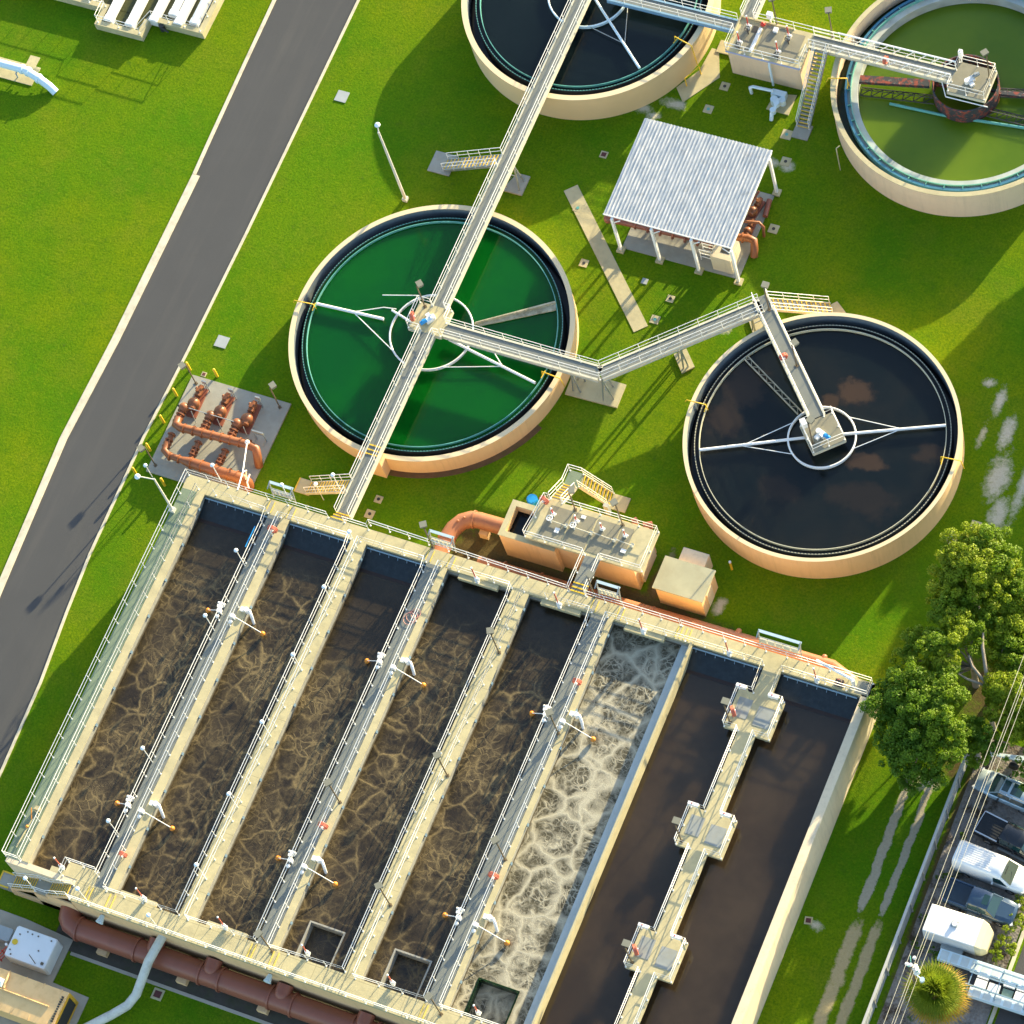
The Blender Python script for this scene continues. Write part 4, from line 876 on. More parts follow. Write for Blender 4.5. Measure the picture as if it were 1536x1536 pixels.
m.beam((9.75,12.33,4.95),(20.35,12.33,4.95), .05, .14); m.beam((20.37,12.35,4.95),(20.37,21.2,5.2), .05, .14); obj('roof_beam', m, WHITE, SH)
for x in (10.5,13.8,17.1,20.4):
    for y in (12.2,20.5):
        m = MB(); m.box(x-.1,x+.1,y-.1,y+.1,.1,4.85 if y < 15 else 5.05); m.tube([(x,y,4.2),(x+(.7 if x < 20 else -.7),y,4.85)],.05,6); obj('post', m, WHITE, SH)
m = MB()
for x in (10.5,13.8,17.1,20.4):
    for y in (12.2,20.5): m.box(x-.3,x+.3,y-.3,y+.3,0,.2)
obj('post_base', m, CON, SH)
m = MB(); m.box(10.5,20.3,12.4,20.2,0,.1); obj('floor_slab', m, CONG, SH)
PX = thing('pipe_manifold', 'row of orange brown pipes and valves under the ribbed roof shelter', 'pipes', (15,15.5,0))
m = MB(); m.sphere((8.75,14.2,.75),.42,14,9); m.tube([(8.75,14.2,.75),(18.0,14.6,.75)], .3, 12)
for k in range(7): x = 11+k*1.05; m.tube([(x,14.3,.75),(x+.09,14.3,.75)], .4, 12)
m.tube([(11,15.1,.75),(18.5,15.3,.75)], .26, 12); obj('header_pipe', m, PIPE, PX)
m = MB(); m.tube([(18.6,15.3,.9),(20.0,15.6,.95),(20.5,15.5,.9),(20.7,15.0,.7),(20.75,14.6,.1)], .3, 12)
for p in ((19.0,15.4,.9),(19.5,15.5,.9)): m.tube([p,(p[0]+.1,p[1]+.02,p[2])], .42, 12)
m.tube([(19.0,16.7,1.2),(20.4,17.0,1.2),(20.8,16.8,1.0),(20.85,16.5,.1)], .12, 8); obj('elbow_pipe', m, RUST, PX)
def smallpump(label, x, y, a, group, s=1.0):
    t = thing('pump', label, 'pump', (x,y,.1), group); ux, uy = cos(a), sin(a); P = lambda d, w=0, z=0: (x+(ux*d-uy*w)*s, y+(uy*d+ux*w)*s, .1+z*s)
    m = MB(); m.cbox(P(0)[:2], a, 2.6*s, .85*s, .1, .1+.22*s); obj('base', m, PIPE, t)
    m = MB(); m.tube([P(.35,0,.62),P(1.15,0,.62)], .27*s, 14); m.tube([P(1.15,0,.62),P(1.3,0,.62)], .2*s, 12); m.cbox(P(.75)[:2], a, .3*s,.36*s,.1+.85*s,.1+1.02*s); m.sphere(P(.95,.26,.7),.15*s,10,6); obj('motor', m, RUST, t)
    m = MB(); m.tube([P(-.05,0,.55),P(.35,0,.55)], .14*s, 10); m.sphere(P(-.35,0,.66), .5*s, 16, 10); m.cyl(*P(-.35)[:2], .1, .1+.5*s, .36*s); m.tube([P(-.35,-.1,.7),P(-.85,-.05,.75)], .3*s, 12); obj('volute', m, RUST, t)
    return t
smallpump('brown pump on the right edge of the ribbed roof shelter, nearer the middle', 19.6, 16.6, PI*.5, 'pumps at the shelter edge', .7)
smallpump('brown pump on the right edge of the ribbed roof shelter, furthest back', 19.4, 18.4, PI*.45, 'pumps at the shelter edge', .8)
m = MB(); m.tube([(20.35,18.1,.3),(20.15,19.6,.3)], .22, 10); m.tube([(18.8,18.0,.4),(19.4,19.6,1.3)], .1, 8); single('loose_pipe', m, PIPE, 'short brown pipe lying at the back right of the ribbed roof shelter', 'pipe')
EC = thing('electrical_cabinet', 'tall cream cabinet at the front right post of the ribbed roof shelter', 'cabinet', (18.95,13.5,.1))
m = MB(); m.box(18.1,19.8,12.65,14.5,.1,2.15); obj('body', m, CREAMW, EC); m = MB(); m.box(18.75,19.5,13.2,14.2,2.15,2.17); obj('top_opening', m, DARK, EC); m = MB(); m.box(19.8,19.83,12.8,13.55,.3,2.0); m.box(19.8,19.83,13.6,14.4,.3,2.0); obj('door', m, CREAMW, EC)
m = MB()
for z in (.6,1.1,1.6): m.tube([(16.9,13.2,z),(17.9,13.2,z)],.035,6); m.tube([(16.9,13.8,z),(17.9,13.8,z)],.035,6)
for x in (16.9,17.9):
    for y in (13.2,13.8): m.tube([(x,y,.1),(x,y,1.65)],.04,6)
single('pipe_rack', m, RAILM, 'white tubular rack beside the tall cream cabinet in the shelter', 'rack')

# ---------------------------------------------------------------- pump pad by the road
m = MB(); m.prism([(-18.0,-8.15),(-9.3,-8.15),(-9.3,-17.0),(-18.0,-17.0)],0,.16); single('concrete_pad', m, CONG, 'large grey concrete pad carrying three brown pumps by the road', 'slab')
for i, (lab, x) in enumerate((('leftmost',-16.55),('middle',-14.2),('rightmost',-11.85))):
    smallpump(f'{lab} of the three brown pumps on the grey pad', x, -10.35, PI/2+.03, 'brown pumps on the pad')
    m = MB(); m.tube([(x-.55,-11.4,.85),(x-.55,-13.0,.85)], .26, 12)
    for y in (-11.6,-11.9,-12.25,-12.55): m.tube([(x-.55,y,.85),(x-.55,y-.1,.85)], .38, 12)
    m.sphere((x-.5,-11.35,.95), .42, 14, 9); m.tube([(x-.5,-11.35,.9),(x+.1,-11.0,.85)], .25, 10)
    for k in range(6): an = k*PI/3; m.tube([(x-.55+.3*cos(an),-12.1,.85+.3*sin(an)),(x-.55+.3*cos(an),-12.5,.85+.3*sin(an))], .06, 6)
    m.m = 1; m.sphere((x-.95,-11.3,.95), .13, 8, 6)
    single('check_valve', m, [RUST, DARK], f'brown check valve and flanges behind the {lab} pump on the grey pad', 'valve', 'brown check valves on the pad')
    m = MB(); m.tube([(x-.5,-13.6,.8),(x-.5,-15.1,.8)], .22, 12)
    for y in (-13.7,-14.2,-14.5,-14.8): m.tube([(x-.5,y,.8),(x-.5,y-.09,.8)], .34, 12)
    for k in range(6): an = k*PI/3; m.tube([(x-.5+.27*cos(an),-14.2,.8+.27*sin(an)),(x-.5+.27*cos(an),-14.85,.8+.27*sin(an))], .06, 6)
    single('branch_pipe', m, RUST, f'brown branch pipe from the {lab} pump to the front header', 'pipe', 'brown branch pipes on the pad')
    t = thing('local_panel', f'small grey panel on twin posts behind the {lab} brown pump', 'panel', (x+.4,-9.0,.16), 'pump panels on the pad')
    m = MB(); m.tube([(x+.3,-9.05,.16),(x+.3,-9.05,1.5)],.045,6); m.tube([(x+.52,-9.1,.16),(x+.52,-9.1,1.5)],.045,6); obj('post', m, GALV, t); m = MB(); m.box(x+.2,x+.62,-9.12,-9.0,1.35,1.75); obj('box', m, GALV, t)
m = MB(); m.tube([(-17.05,-12.4,1.0),(-16.95,-12.95,1.1),(-16.5,-13.1,1.15),(-10.6,-12.85,1.2),(-9.9,-13.0,1.15),(-9.6,-13.5,.9),(-9.5,-13.9,.1)], .33, 14)
for k in range(8): x = -16.2+k*.8; m.tube([(x,-13.1+.04*k,1.16),(x+.1,-13.1+.04*k,1.16)], .41, 14)
single('header_pipe', m, RUST, 'upper brown header pipe behind the pumps, ending in an elbow', 'pipe', 'brown header pipes on the pad')
m = MB(); m.tube([(-17.05,-14.6,.9),(-17.0,-15.2,.9),(-16.5,-15.5,.9),(-15.2,-15.55,.9)], .26, 14); m.tube([(-15.3,-15.55,.9),(-14.6,-15.55,.9),(-10.6,-15.6,.95),(-9.9,-15.6,.9),(-9.55,-15.7,.6),(-9.5,-15.8,.1)], [.27,.42,.42,.45,.45,.45], 16)
for x in (-16.4,-15.6,-14.5,-13.6,-12.4,-11.2,-10.5): m.tube([(x,-15.55,.9),(x+.1,-15.55,.9)], .5 if x > -15 else .36, 14)
single('header_pipe', m, RUST, 'lower thick brown header pipe in front, half under the basin railing', 'pipe', 'brown header pipes on the pad')
m = MB(); m.tube([(-16.5,-11.4,1.3),(-12.4,-11.4,1.3)], .035, 6)
for x in (-15.9,-13.6,-11.3): m.tube([(x-.3,-11.6,1.3),(x,-12.0,.2)], .035, 6)
single('conduit', m, GALV, 'thin steel conduit strung across the three brown pumps', 'conduit')
t = thing('panel_rack', 'grey panel rack with legs at the right side of the pump pad', 'rack', (-10.1,-11.8,.16))
m = MB(); m.box(-10.7,-9.7,-11.85,-11.75,1.3,1.7); obj('panel', m, GALV, t); m = MB()
for x in (-10.6,-9.75): m.tube([(x,-11.8,.16),(x,-11.8,1.4)],.04,6); m.tube([(x,-11.8,.7),(x-.1,-12.2,.16)],.03,6)
obj('leg', m, GALV, t)
m = MB(); m.tube([(-8.35,-17.9,4.4),(-9.05,-16.0,3.4),(-10.6,-12.9,1.6)], .055, 8); m.sphere((-10.6,-12.85,1.6), .2, 10, 7); m.tube([(-9.05,-16.0,3.4),(-9.3,-15.4,2.4),(-9.5,-15.7,1.3)], .05, 6); m.tube([(-9.4,-15.2,1.3),(-9.3,-15.9,1.35),(-9.1,-16.2,1.0)], .07, 8)
single('sample_pipe', m, WHITE, 'white branching sample pipe reaching from the basin deck over the header elbows', 'pipe')
# bollards
BO = thing('bollard', 'x', 'bollard', (0,0,0), 'yellow bollards round the pump pad'); m = MB(); m.cyl(0,0,0,1.15,.11,n=14); m.sphere((0,0,1.15),.11,14,6); obj('post', m, YEL, BO)
for i, (x, y, l) in enumerate(((-18.45,-7.76,'topmost yellow bollard in the row along the road kerb'),(-18.5,-10.2,'second yellow bollard from the top along the road kerb'),(-18.5,-12.66,'third yellow bollard from the top along the road kerb'),(-18.5,-15.24,'fourth yellow bollard along the kerb, beside a grey floodlight'),(-18.65,-17.49,'lowest yellow bollard of the row along the road kerb'),(-16.08,-7.64,'yellow bollard on grass above the pump pad'),(-16.08,-17.65,'yellow bollard on grass below the pump pad near the basin corner'))):
    place(BO, i == 0, (x,y,0), 0, l)
# ---------------------------------------------------------------- lamps
FL = thing('floodlight', 'x', 'floodlight', (0,0,0), 'box floodlights on posts')
m = MB(); m.tube([(0,0,0),(0,0,3.25)], .055, 8); m.box(-.13,.13,-.13,.13,0,.04); obj('post', m, BROWN, FL)
m = MB(); m.loft([[(-.24,-.19,3.15),(.24,-.19,3.15),(.24,.19,3.15),(-.24,.19,3.15)],[(-.27,-.24,3.42),(.27,-.24,3.42),(.27,.24,3.42),(-.27,.24,3.42)]], False); m.beam((0,0,3.2),(0,.2,3.25),.06,.06)
for v in range(len(m.v)): m.v[v] = (m.v[v][0], m.v[v][1]+.28, m.v[v][2])
obj('lamp_head', m, LAMPB, FL)
FS = [(-17.41,-8.79,.16,2.6,'box floodlight at the top left corner of the pump pad'),(-17.47,-16.34,.16,2.6,'box floodlight at the lower left corner of the pump pad'),(-10.03,-8.71,.16,-.6,'box floodlight at the right edge of the pump pad'),
 (16.1,-24.06,Z,.5,'upper floodlight on the second narrow concrete walkway'),(9.54,-38.61,Z,.9,'floodlight halfway down the middle grated walkway'),(16.25,-34.18,Z,.7,'middle floodlight on the second narrow concrete walkway'),(16.2,-44.59,Z,.8,'lower floodlight on the second narrow concrete walkway'),
 (22.7,-28.6,Z,.7,'upper floodlight on the walkway beside the white foam'),(22.75,-38.76,Z,.9,'middle floodlight on the walkway beside the white foam'),(22.85,-50.81,Z,1.2,'floodlight at the foot of the walkway beside the white foam'),(9.46,-50.57,Z,1.2,'floodlight at the foot of the middle grated walkway'),
 (8.0,-17.7,Z,.6,'floodlight at the top of the middle grated walkway'),(21.15,-17.7,Z,-.3,'floodlight on the top deck beside the pump building bridge'),(34.2,-23.9,Z,0,'floodlight on the top square landing between the dark channels'),(34.2,-33.4,Z,0,'floodlight on the middle square landing between the dark channels'),(34.2,-42.9,Z,0,'floodlight on the lowest square landing between the dark channels'),
 (17.09,-11.59,Z,-1.2,'left floodlight on the pump building roof'),(20.95,-11.68,Z,.9,'right floodlight on the pump building roof'),(-1.08,1.4,3.5,-.7,'floodlight on the green tank platform'),(24.6,8.9,3.5,0,'floodlight at the bend above the black and brown tank'),(28.3,5.0,3.5,-.6,'floodlight halfway along the diagonal walkway to the black and brown tank'),
 (31.75,-.75,3.5,-.3,'floodlight on the black and brown tank platform'),(16.05,33.1,3.45,.6,'floodlight on the back railing of the valve building'),(20.7,33.2,3.5,.4,'floodlight beside the truss walkway near the valve building'),(33.7,32.9,3.5,.9,'floodlight on the olive tank platform')]
for i, (x,y,z,a,l) in enumerate(FS): place(FL, i == 0, (x,y,z), a, l)
GL = thing('globe_lamp', 'x', 'lamp', (0,0,0), 'white globe lamps on thin poles'); m = MB(); m.tube([(0,0,0),(0,0,2.65)], .035, 6); obj('pole', m, RAILM, GL)
m = MB(); m.sphere((0,0,2.75), .17, 14, 9, .8); m.cyl(0,0,2.78,2.9,.15,.05,12); obj('globe', m, GLOBE, GL)
GS = [(-9.87,-17.6,Z,'leftmost globe lamp on the top deck railing'),(-4.03,-17.5,Z,'globe lamp on the top deck beside the tilted panel rack'),(-1.0,-15.2,3.5,'globe lamp at the head of the cream stair'),(2.5,-19.5,Z,'top globe lamp on the leftmost narrow concrete walkway'),(-5.12,-23.52,Z,'top globe lamp on the leftmost grated walkway between channels'),
 (2.5,-24.2,Z,'second globe lamp down the leftmost narrow concrete walkway'),(-5.14,-29.1,Z,'second globe lamp down the leftmost grated walkway between channels'),(2.5,-29.9,Z,'third globe lamp down the leftmost narrow concrete walkway'),(-5.14,-40.2,Z,'third globe lamp down the leftmost grated walkway between channels'),(-5.14,-46.15,Z,'lowest globe lamp on the leftmost grated walkway between channels'),
 (2.5,-35.5,Z,'fourth globe lamp down the leftmost narrow concrete walkway'),(2.5,-41.4,Z,'fifth globe lamp down the leftmost narrow concrete walkway'),(2.5,-47.1,Z,'lowest globe lamp on the leftmost narrow concrete walkway'),(-9.9,-51.75,2.7,'globe lamp on the corner stair landing'),(-5.06,-51.6,Z,'globe lamp on the bottom deck by the corner stair'),(.78,-51.7,Z,'globe lamp on the bottom deck above the pale curved pipe'),(-3.4,-15.0,.1,'globe lamp beside the foot of the cream stair'),(-17.0,-17.55,.0,'globe lamp by the lowest kerb bollard')]
for i, (x,y,z,l) in enumerate(GS): place(GL, i == 0, (x,y,z), 0, l)
def tall_lamp(label, x, y, z, h, ax, ay, r=.09, arm=.9):
    t = thing('street_lamp', label, 'street lamp', (x,y,z)); m = MB(); m.box(x-.2,x+.2,y-.2,y+.2,z,z+.35); m.tube([(x,y,z),(x,y,z+h)], [r,r*.7], 10); m.tube([(x,y,z+h-.1),(x+ax*arm,y+ay*arm,z+h+.35)], .05, 8); obj('pole', m, mat('pale_pole', (.58,.57,.50), .55, .06, 2), t)
    m = MB(); m.sphere((x+ax*(arm+.1),y+ay*(arm+.1),z+h+.3), .24, 14, 8, .6); m.cyl(x+ax*(arm+.1),y+ay*(arm+.1),z+h+.35,z+h+.6,.14,.06,12); obj('lamp_head', m, GLOBE, t)
tall_lamp('tall pale street lamp standing on the grass above the green tank', -7.92, 11.5, 0, 10.2, -.3, .6, .13, .6)
tall_lamp('street lamp with long arm on the left deck of the basin', -12.45, -21.0, Z, 5.4, -.9, -.25, .1, 1.2)
# ---------------------------------------------------------------- basin equipment
def rack(label, x, w=1.9):
    t = thing('panel_rack', label, 'rack', (x+w/2,-17.4,Z), 'panel racks on the top deck')
    m = MB()
    for k in (0,w): m.tube([(x+k,-17.55,Z),(x+k,-17.3,Z+1.9)], .05, 6); m.tube([(x+k,-17.2,Z+1.95),(x+k,-17.75,Z+1.7)], .05, 6)
    for z in (.5,1.0,1.4): m.tube([(x,-17.48,Z+z),(x+w,-17.48,Z+z)], .035, 6)
    obj('frame', m, GALV, t); m = MB(); m.prism([(x-.06,-17.1),(x+w+.06,-17.1),(x+w+.06,-17.32),(x-.06,-17.32)], Z+1.82, Z+1.87); obj('canopy', m, mat('dull_blue_canopy', (.38,.50,.56), .5, .08, 2), t)
    m = MB()
    for k in range(5): a = x+.1+k*(w-.2)/5; m.box(a,a+(w-.2)/5-.08,-17.56,-17.44,Z+.55,Z+1.25)
    obj('panel_box', m, BASEGREY if x < 0 else IVORY, t)
rack('tilted grey panel rack over the leftmost grated walkway', -5.4); rack('panel rack at the head of the middle grated walkway', 7.95); rack('panel rack by the pump building bridge', 21.45, 1.75); rack('long low panel rack above the pier walkway', 34.1, 3.2)
for lab, x, y, h in (('gate actuator with red rod at the top of the fourth channel from the left',12.35,-19.3,2.6),('gate actuator with red rod at the top of the fifth channel from the left',19.0,-19.3,2.7),('gate actuator with red rod at the top of the white foam channel',25.68,-19.3,2.6),('gate actuator with red rod at the top of the left dark channel',32.28,-19.0,2.6),('gate actuator with red rod at the top right corner of the basin',39.02,-19.0,2.6),
    ('gate actuator with orange rod at the bottom of the leftmost channel',-7.99,-49.9,2.3),('gate actuator with orange rod at the bottom of the second channel',-1.06,-50.1,2.6),('gate actuator with orange rod at the bottom of the third channel',5.52,-50.1,2.5),('gate actuator with red rod above the left square pit',12.04,-49.9,2.1),('gate actuator with red rod above the middle square pit',18.76,-49.9,2.1),('gate actuator with red rod above the frothy square pit',25.39,-49.9,2.0)):
    gate_stem(lab, x, y, Z-.05, h, 'gate actuators along the basin ends')
def floatarm(label, x0, y0, x1, y1, right):
    t = thing('float_switch', label, 'float', (x0,y0,Z), 'orange float arms over the channels')
    m = MB(); m.tube([(x0,y0,Z+.75),(x1,y1,WZ+.35)], .032, 6); obj('arm', m, WHITE, t)
    m = MB(); m.sphere((x1,y1,WZ+.28), .2, 14, 9); obj('ball', m, ORANGE, t)
    m = MB(); m.box(x0-.16,x0+.16,y0-.14,y0+.14,Z+.45,Z+.85); m.cyl(x0,y0,Z,Z+.45,.06,n=8); m.sphere((x0,y0-.45,Z+.6),.16,10,6); obj('mount', m, WHITE, t)
NM = {-4.65:'leftmost grated walkway', 8.65:'middle grated walkway', 22.1:'walkway beside the white foam'}
for xw, nm in NM.items():
    for y, pl in ((-27.6,'upper'),(-43.9,'lower')):
        half = .53 if xw < 22 else .64
        floatarm(f'{pl} orange float hanging left of the {nm}', xw-half, y-.1, xw-half-1.45, y+.1, False)
        floatarm(f'{pl} orange float on a long arm right of the {nm}', xw+half+.1, y-.2, xw+half+2.3, y-.35, True)
        m = MB(); ex = xw+half+.7
        m.cyl(ex,y+.75,Z-.2,Z+.35,.2,n=12); m.tube([(ex-.5,y+.75,Z+.1),(ex+.25,y+.75,Z+.1),(ex+.45,y+.5,Z-.1),(ex+.5,y+.3,WZ)], .11, 10); m.box(ex-.5,ex-.2,y+.55,y+.9,Z-.1,Z+.25)
        single('drop_pipe_valve', m, WHITE, f'{pl} white air valve with curved drop pipe right of the {nm}', 'valve', 'white air valves on the walkways')
        m = MB(); lx = xw-half-.18; m.cyl(lx,y+.55,Z-.1,Z+.55,.14,n=10); m.tube([(lx-.35,y+.6,Z+.3),(lx+.25,y+.6,Z+.3)],.09,8); m.cbox((lx-.05,y+.3),.2,.3,.2,Z+.4,Z+.6)
        single('air_valve', m, WHITE, f'{pl} small white air valve on the left rail of the {nm}', 'valve', 'white air valves on the walkways')
hosereel('red hose reel at the top of the leftmost grated walkway', -4.1,-20.3,Z,(0,1),.36); hosereel('red hose reel low on the walkway beside the white foam', 22.6,-40.3,Z,(0,1),.36); hosereel('red hose reel high on the walkway beside the white foam', 22.65,-24.6,Z,(0,1),.3)
hosereel('red hose reel at the bottom of the leftmost grated walkway', -3.9,-47.6,Z,(0,1),.28); hosereel('red hose reel in the middle of the middle grated walkway', 9.3,-40.8,Z,(0,1),.34)
for lab, y in (('red hose reel on the top square landing between the dark channels',-23.2),('red hose reel on the lowest square landing between the dark channels',-42.1)): hosereel(lab, 34.25, y, Z, (.8,.6), .36)
m = MB()
for k, (ox, oy, r) in enumerate(((0,0,.42),(.18,.3,.36),(-.1,-.25,.46))): m.tube([(8.75+ox+r*cos(a),-23.4+oy+r*1.05*sin(a),Z+.03+.03*k) for a in [2*PI*i/28 for i in range(28)]], .022, 6, closed=True)
single('coiled_hose', m, mat('pink_hose', (.62,.30,.24), .5, .1, 3), 'thin pink hose coiled on the floor of the middle grated walkway', 'hose')
m = MB(); m.tube([(-5.35,-20.6,Z+.95),(-5.35,-22.4,Z+.95)], .05, 6); single('cleaning_pole', m, BLUE, 'blue pole clipped along the left rail of the leftmost grated walkway', 'pole')
m = MB(); m.tube([(-12.0,-49.6,Z+.2),(-11.8,-47.2,Z+.25)], .06, 8); m.tube([(-12.1,-46.5,Z+.3),(-11.4,-46.8,Z+.35)], .04, 6); m.box(-12.0,-11.6,-46.5,-46.2,Z+.05,Z+.4); m.m = 1; m.sphere((-11.9,-47.9,Z+.3), .13, 8, 6); m.tube([(-11.8,-47.3,Z+.35),(-12.0,-46.6,Z+.8)], .04, 6)
single('jib_hoist', m, [CON, ORANGE], 'cream jib pole lying at the lower end of the green left deck', 'hoist')
JC = thing('jib_crane', 'white jib pole with rusty winch at the top right corner of the basin', 'crane', (41.4,-18.3,Z))
m = MB(); m.cyl(41.6,-18.4,Z,Z+1.0,.16,n=12); m.tube([(41.6,-18.4,Z+1.0),(38.6,-17.75,Z+.9)], .11, 10); obj('jib', m, WHITE, JC); m = MB(); m.box(40.3,40.9,-18.85,-18.4,Z,Z+.4); m.sphere((40.6,-18.6,Z+.45),.22,10,6); obj('winch', m, RUSTY, JC)
m = MB(); m.box(41.8,42.85,-18.9,-17.95,Z+.002,Z+.012); single('rubber_mat', m, GRATE, 'dark square mat in the top right corner of the basin deck', 'mat')
for lab, x, y in [(f'{a} white control box on the {b} square landing between the dark channels', x, y) for b, y in (('top',-21.35),('middle',-30.85),('lowest',-40.4)) for a, x in (('left',34.25),('right',36.7))]:
    t = thing('control_box', lab, 'control box', (x,y,Z), 'white boxes on the square landings')
    m = MB(); m.box(x-.4,x+.4,y-.1,y+.12,Z+.75,Z+1.15); obj('case', m, WHITE, t); m = MB(); m.sphere((x-.1,y-.0,Z+1.17),.06,8,5); obj('red_button', m, RED, t); m = MB(); m.beam((x+.4,y-.05,Z+1.1),(x+.75,y-.5,Z+.35),.14,.1); obj('chute', m, CON, t)
# ---------------------------------------------------------------- pipes around the basin
def flanged(name, label, path, r, mt, rings=(), n=24, stubs=()):
    m = MB(); m.tube(path, r, n)
    for p, q in rings: m.tube([p,q], r*1.13, n)
    for p, q, rr in stubs: m.tube([p,q], rr, 18); m.sphere(q, rr, 18, 9)
    return single(name, m, mt, label, 'pipe')
P = [(-7.3,-51.4,1.25),(-7.35,-51.9,1.25),(-7.2,-52.45,1.25),(-6.85,-52.8,1.25),(-6.3,-52.98,1.25),(45,-53.02,1.25)]
RX = (-6.2,-1.35,3.95,5.55,9.6,11.4,16.2,18,24,29,34)
flanged('trunk_pipe', 'huge red brown pipe running along the foot of the basin', P, .84, PIPE, [((x,-52.98,1.25),(x+.16,-52.98,1.25)) for x in RX], 32, [((x,-51.9,1.9),(x,-52.6,1.75),.62) for x in (.1,4.75,10.5,17,23,30)])
flanged('curved_pipe', 'pale grey pipe leaving the basin wall and bending over the grass', [(.72,-51.8,2.9),(.45,-53.8,2.7),(.05,-56.1,1.2),(-.35,-57.0,.9),(-1.2,-58.0,.8),(-3.2,-60.2,.8)], .34, mat('stained_grey_pipe', (.60,.60,.52), .55, .08, 1.2, dirt=.5, dirtcol=(.12,.11,.09), dscale=1.1), (), 18)
for i, (x, l) in enumerate(((-4.1,'leftmost'),(2.5,'second'),(9.1,'third'),(15.7,'fourth'),(22.3,'fifth'))):
    m = MB(); m.box(x-.4,x+.4,-54.05,-53.7,0,.55); m.box(x-.4,x+.4,-53.7,-52.05,0,.35); single('pipe_saddle', m, PEACH, f'{l} peach saddle block under the huge red brown pipe', 'saddle block', 'saddle blocks under the trunk pipe')
for i, (x, l) in enumerate(((-4.1,'left'),(9.6,'right'))):
    m = MB(); m.tube([(x,-51.9,3.2),(x,-52.5,3.2)], [.16,.3], 12); single('wall_vent', m, LBLUE, f'{l} pale blue vent cone on the basin front wall over the red brown pipe', 'vent', 'vent cones on the basin wall')
g = MB(); g.prism([(-6.5,-54.75),(48,-54.75),(48,-54.5),(-6.5,-54.5)],0,.06); struct('kerb', g, APRON)
g = MB(); g.quad((-8.3,-54.5,.02),(48,-54.5,.02),(48,-51.9,.02),(-8.3,-51.9,.02)); struct('dirt_strip', g, mat('dark_dirt', (.075,.065,.05), .95, .25, 1.5, bmp=.4, bscale=6, dirt=.5, dirtcol=(.05,.08,.012), dscale=.9))
flanged('inlet_pipe', 'thick terracotta pipe elbowing from the basin into the pump building', [(7.55,-17.5,1.35),(7.6,-15.4,1.35),(7.75,-14.6,1.35),(8.15,-13.9,1.35),(8.75,-13.5,1.35),(9.4,-13.4,1.35),(12.1,-13.35,1.35)], .64, TERRA, [((7.58,-15.7,1.35),(7.58,-15.55,1.35)),((8.9,-13.47,1.35),(9.05,-13.45,1.35))], 26, [((8.05,-14.2,1.85),(8.05,-14.2,2.05),.1),((8.4,-13.8,1.85),(8.4,-13.8,2.05),.1)])
m = MB(); m.box(9.5,10.2,-14.2,-13.7,0,.75); single('pipe_saddle', m, PEACH, 'peach block beneath the thick terracotta pipe', 'saddle block')
flanged('distribution_pipe', 'long terracotta pipe along the top wall of the basin', [(10.5,-16.45,.9),(22,-16.35,.9),(38.8,-16.2,.9),(40.6,-16.9,.9),(41.0,-17.7,.9)], .5, TERRA, [((x,-16.35,.9),(x+.12,-16.35,.9)) for x in (12.5,15.5,18.5,21.2,24.6,27.8)], 22, [((x,-16.1,1.1),(x,-15.75,1.1),.22) for x in (31.3,38.0)])
# ---------------------------------------------------------------- south west plant
g = MB(); g.prism([(-16,-53.3),(-10.9,-53.35),(-6.75,-53.65),(-6.8,-57.1),(-3.7,-57.25),(-3.7,-63),(-16,-63)],0,.1); struct('concrete_apron', g, APRON)
WB = thing('equipment_box', 'white metal equipment box with yellow cap at the lower left', 'cabinet', (-8.9,-55.5,.1))
def rr(x0,x1,y0,y1,z,c): return [(x0+c,y0,z),(x1-c,y0,z),(x1,y0+c,z),(x1,y1-c,z),(x1-c,y1,z),(x0+c,y1,z),(x0,y1-c,z),(x0,y0+c,z)]
m = MB(); m.loft([rr(-10.6,-7.2,-56.75,-54.3,.15,.12),rr(-10.6,-7.2,-56.75,-54.3,1.5,.12),rr(-10.55,-7.25,-56.7,-54.35,1.6,.12)], False); obj('case', m, WHITE, WB)
m = MB(); m.cyl(-10.2,-55.55,1.6,1.68,.22); obj('yellow_cap', m, YEL, WB)
m = MB(); m.tube([(-8.0,-56.55,1.62),(-8.3,-56.3,2.6)], .035, 6); m.box(-7.6,-7.4,-56.5,-56.3,1.6,1.72)
for x, y in ((-10.1,-54.9),(-9.6,-54.55),(-9.2,-54.6),(-10.3,-56.2),(-10.1,-56.5),(-8.2,-55.6),(-7.6,-54.6),(-8.7,-54.6)): m.cyl(x,y,1.6,1.66,.06,n=8)
obj('fitting', m, BROWN, WB)
m = MB()
for z in (.3,.7,1.1): m.tube([(-11.2,-56.9,z),(-10.85,-55.9,z)], .04, 6)
for k in range(3): m.tube([(-11.2+.17*k,-56.9+.5*k,.1),(-11.2+.17*k,-56.9+.5*k,1.3)], .05, 6)
m.m = 1; m.cyl(-10.85,-55.9,1.2,1.45,.1,n=10); single('fire_standpipe', m, [RED, WHITE], 'red piping stand left of the white equipment box', 'pipes')
m = MB(); m.loft([rr(-13.0,-11.0,-55.6,-54.6,.1,.1),rr(-13.0,-11.0,-55.6,-54.6,1.0,.1)], False); single('grey_tank', m, BASEGREY, 'grey box at the left edge behind the white equipment box', 'box')
GE = thing('generator', 'large faded yellow generator housing with dark louvre at the lower left', 'generator', (-10,-59.3,.1))
m = MB(); m.loft([[(-18,-60.75,.2),(-4.3,-60.75,.2),(-4.3,-57.85,.2),(-18,-57.85,.2)],[(-18,-60.75,2.3),(-4.3,-60.75,2.3),(-4.3,-57.85,2.3),(-18,-57.85,2.3)],[(-18,-59.3,2.5),(-4.3,-59.3,2.5),(-4.3,-59.29,2.5),(-18,-59.29,2.5)]], False); obj('housing', m, GENY, GE)
m = MB()
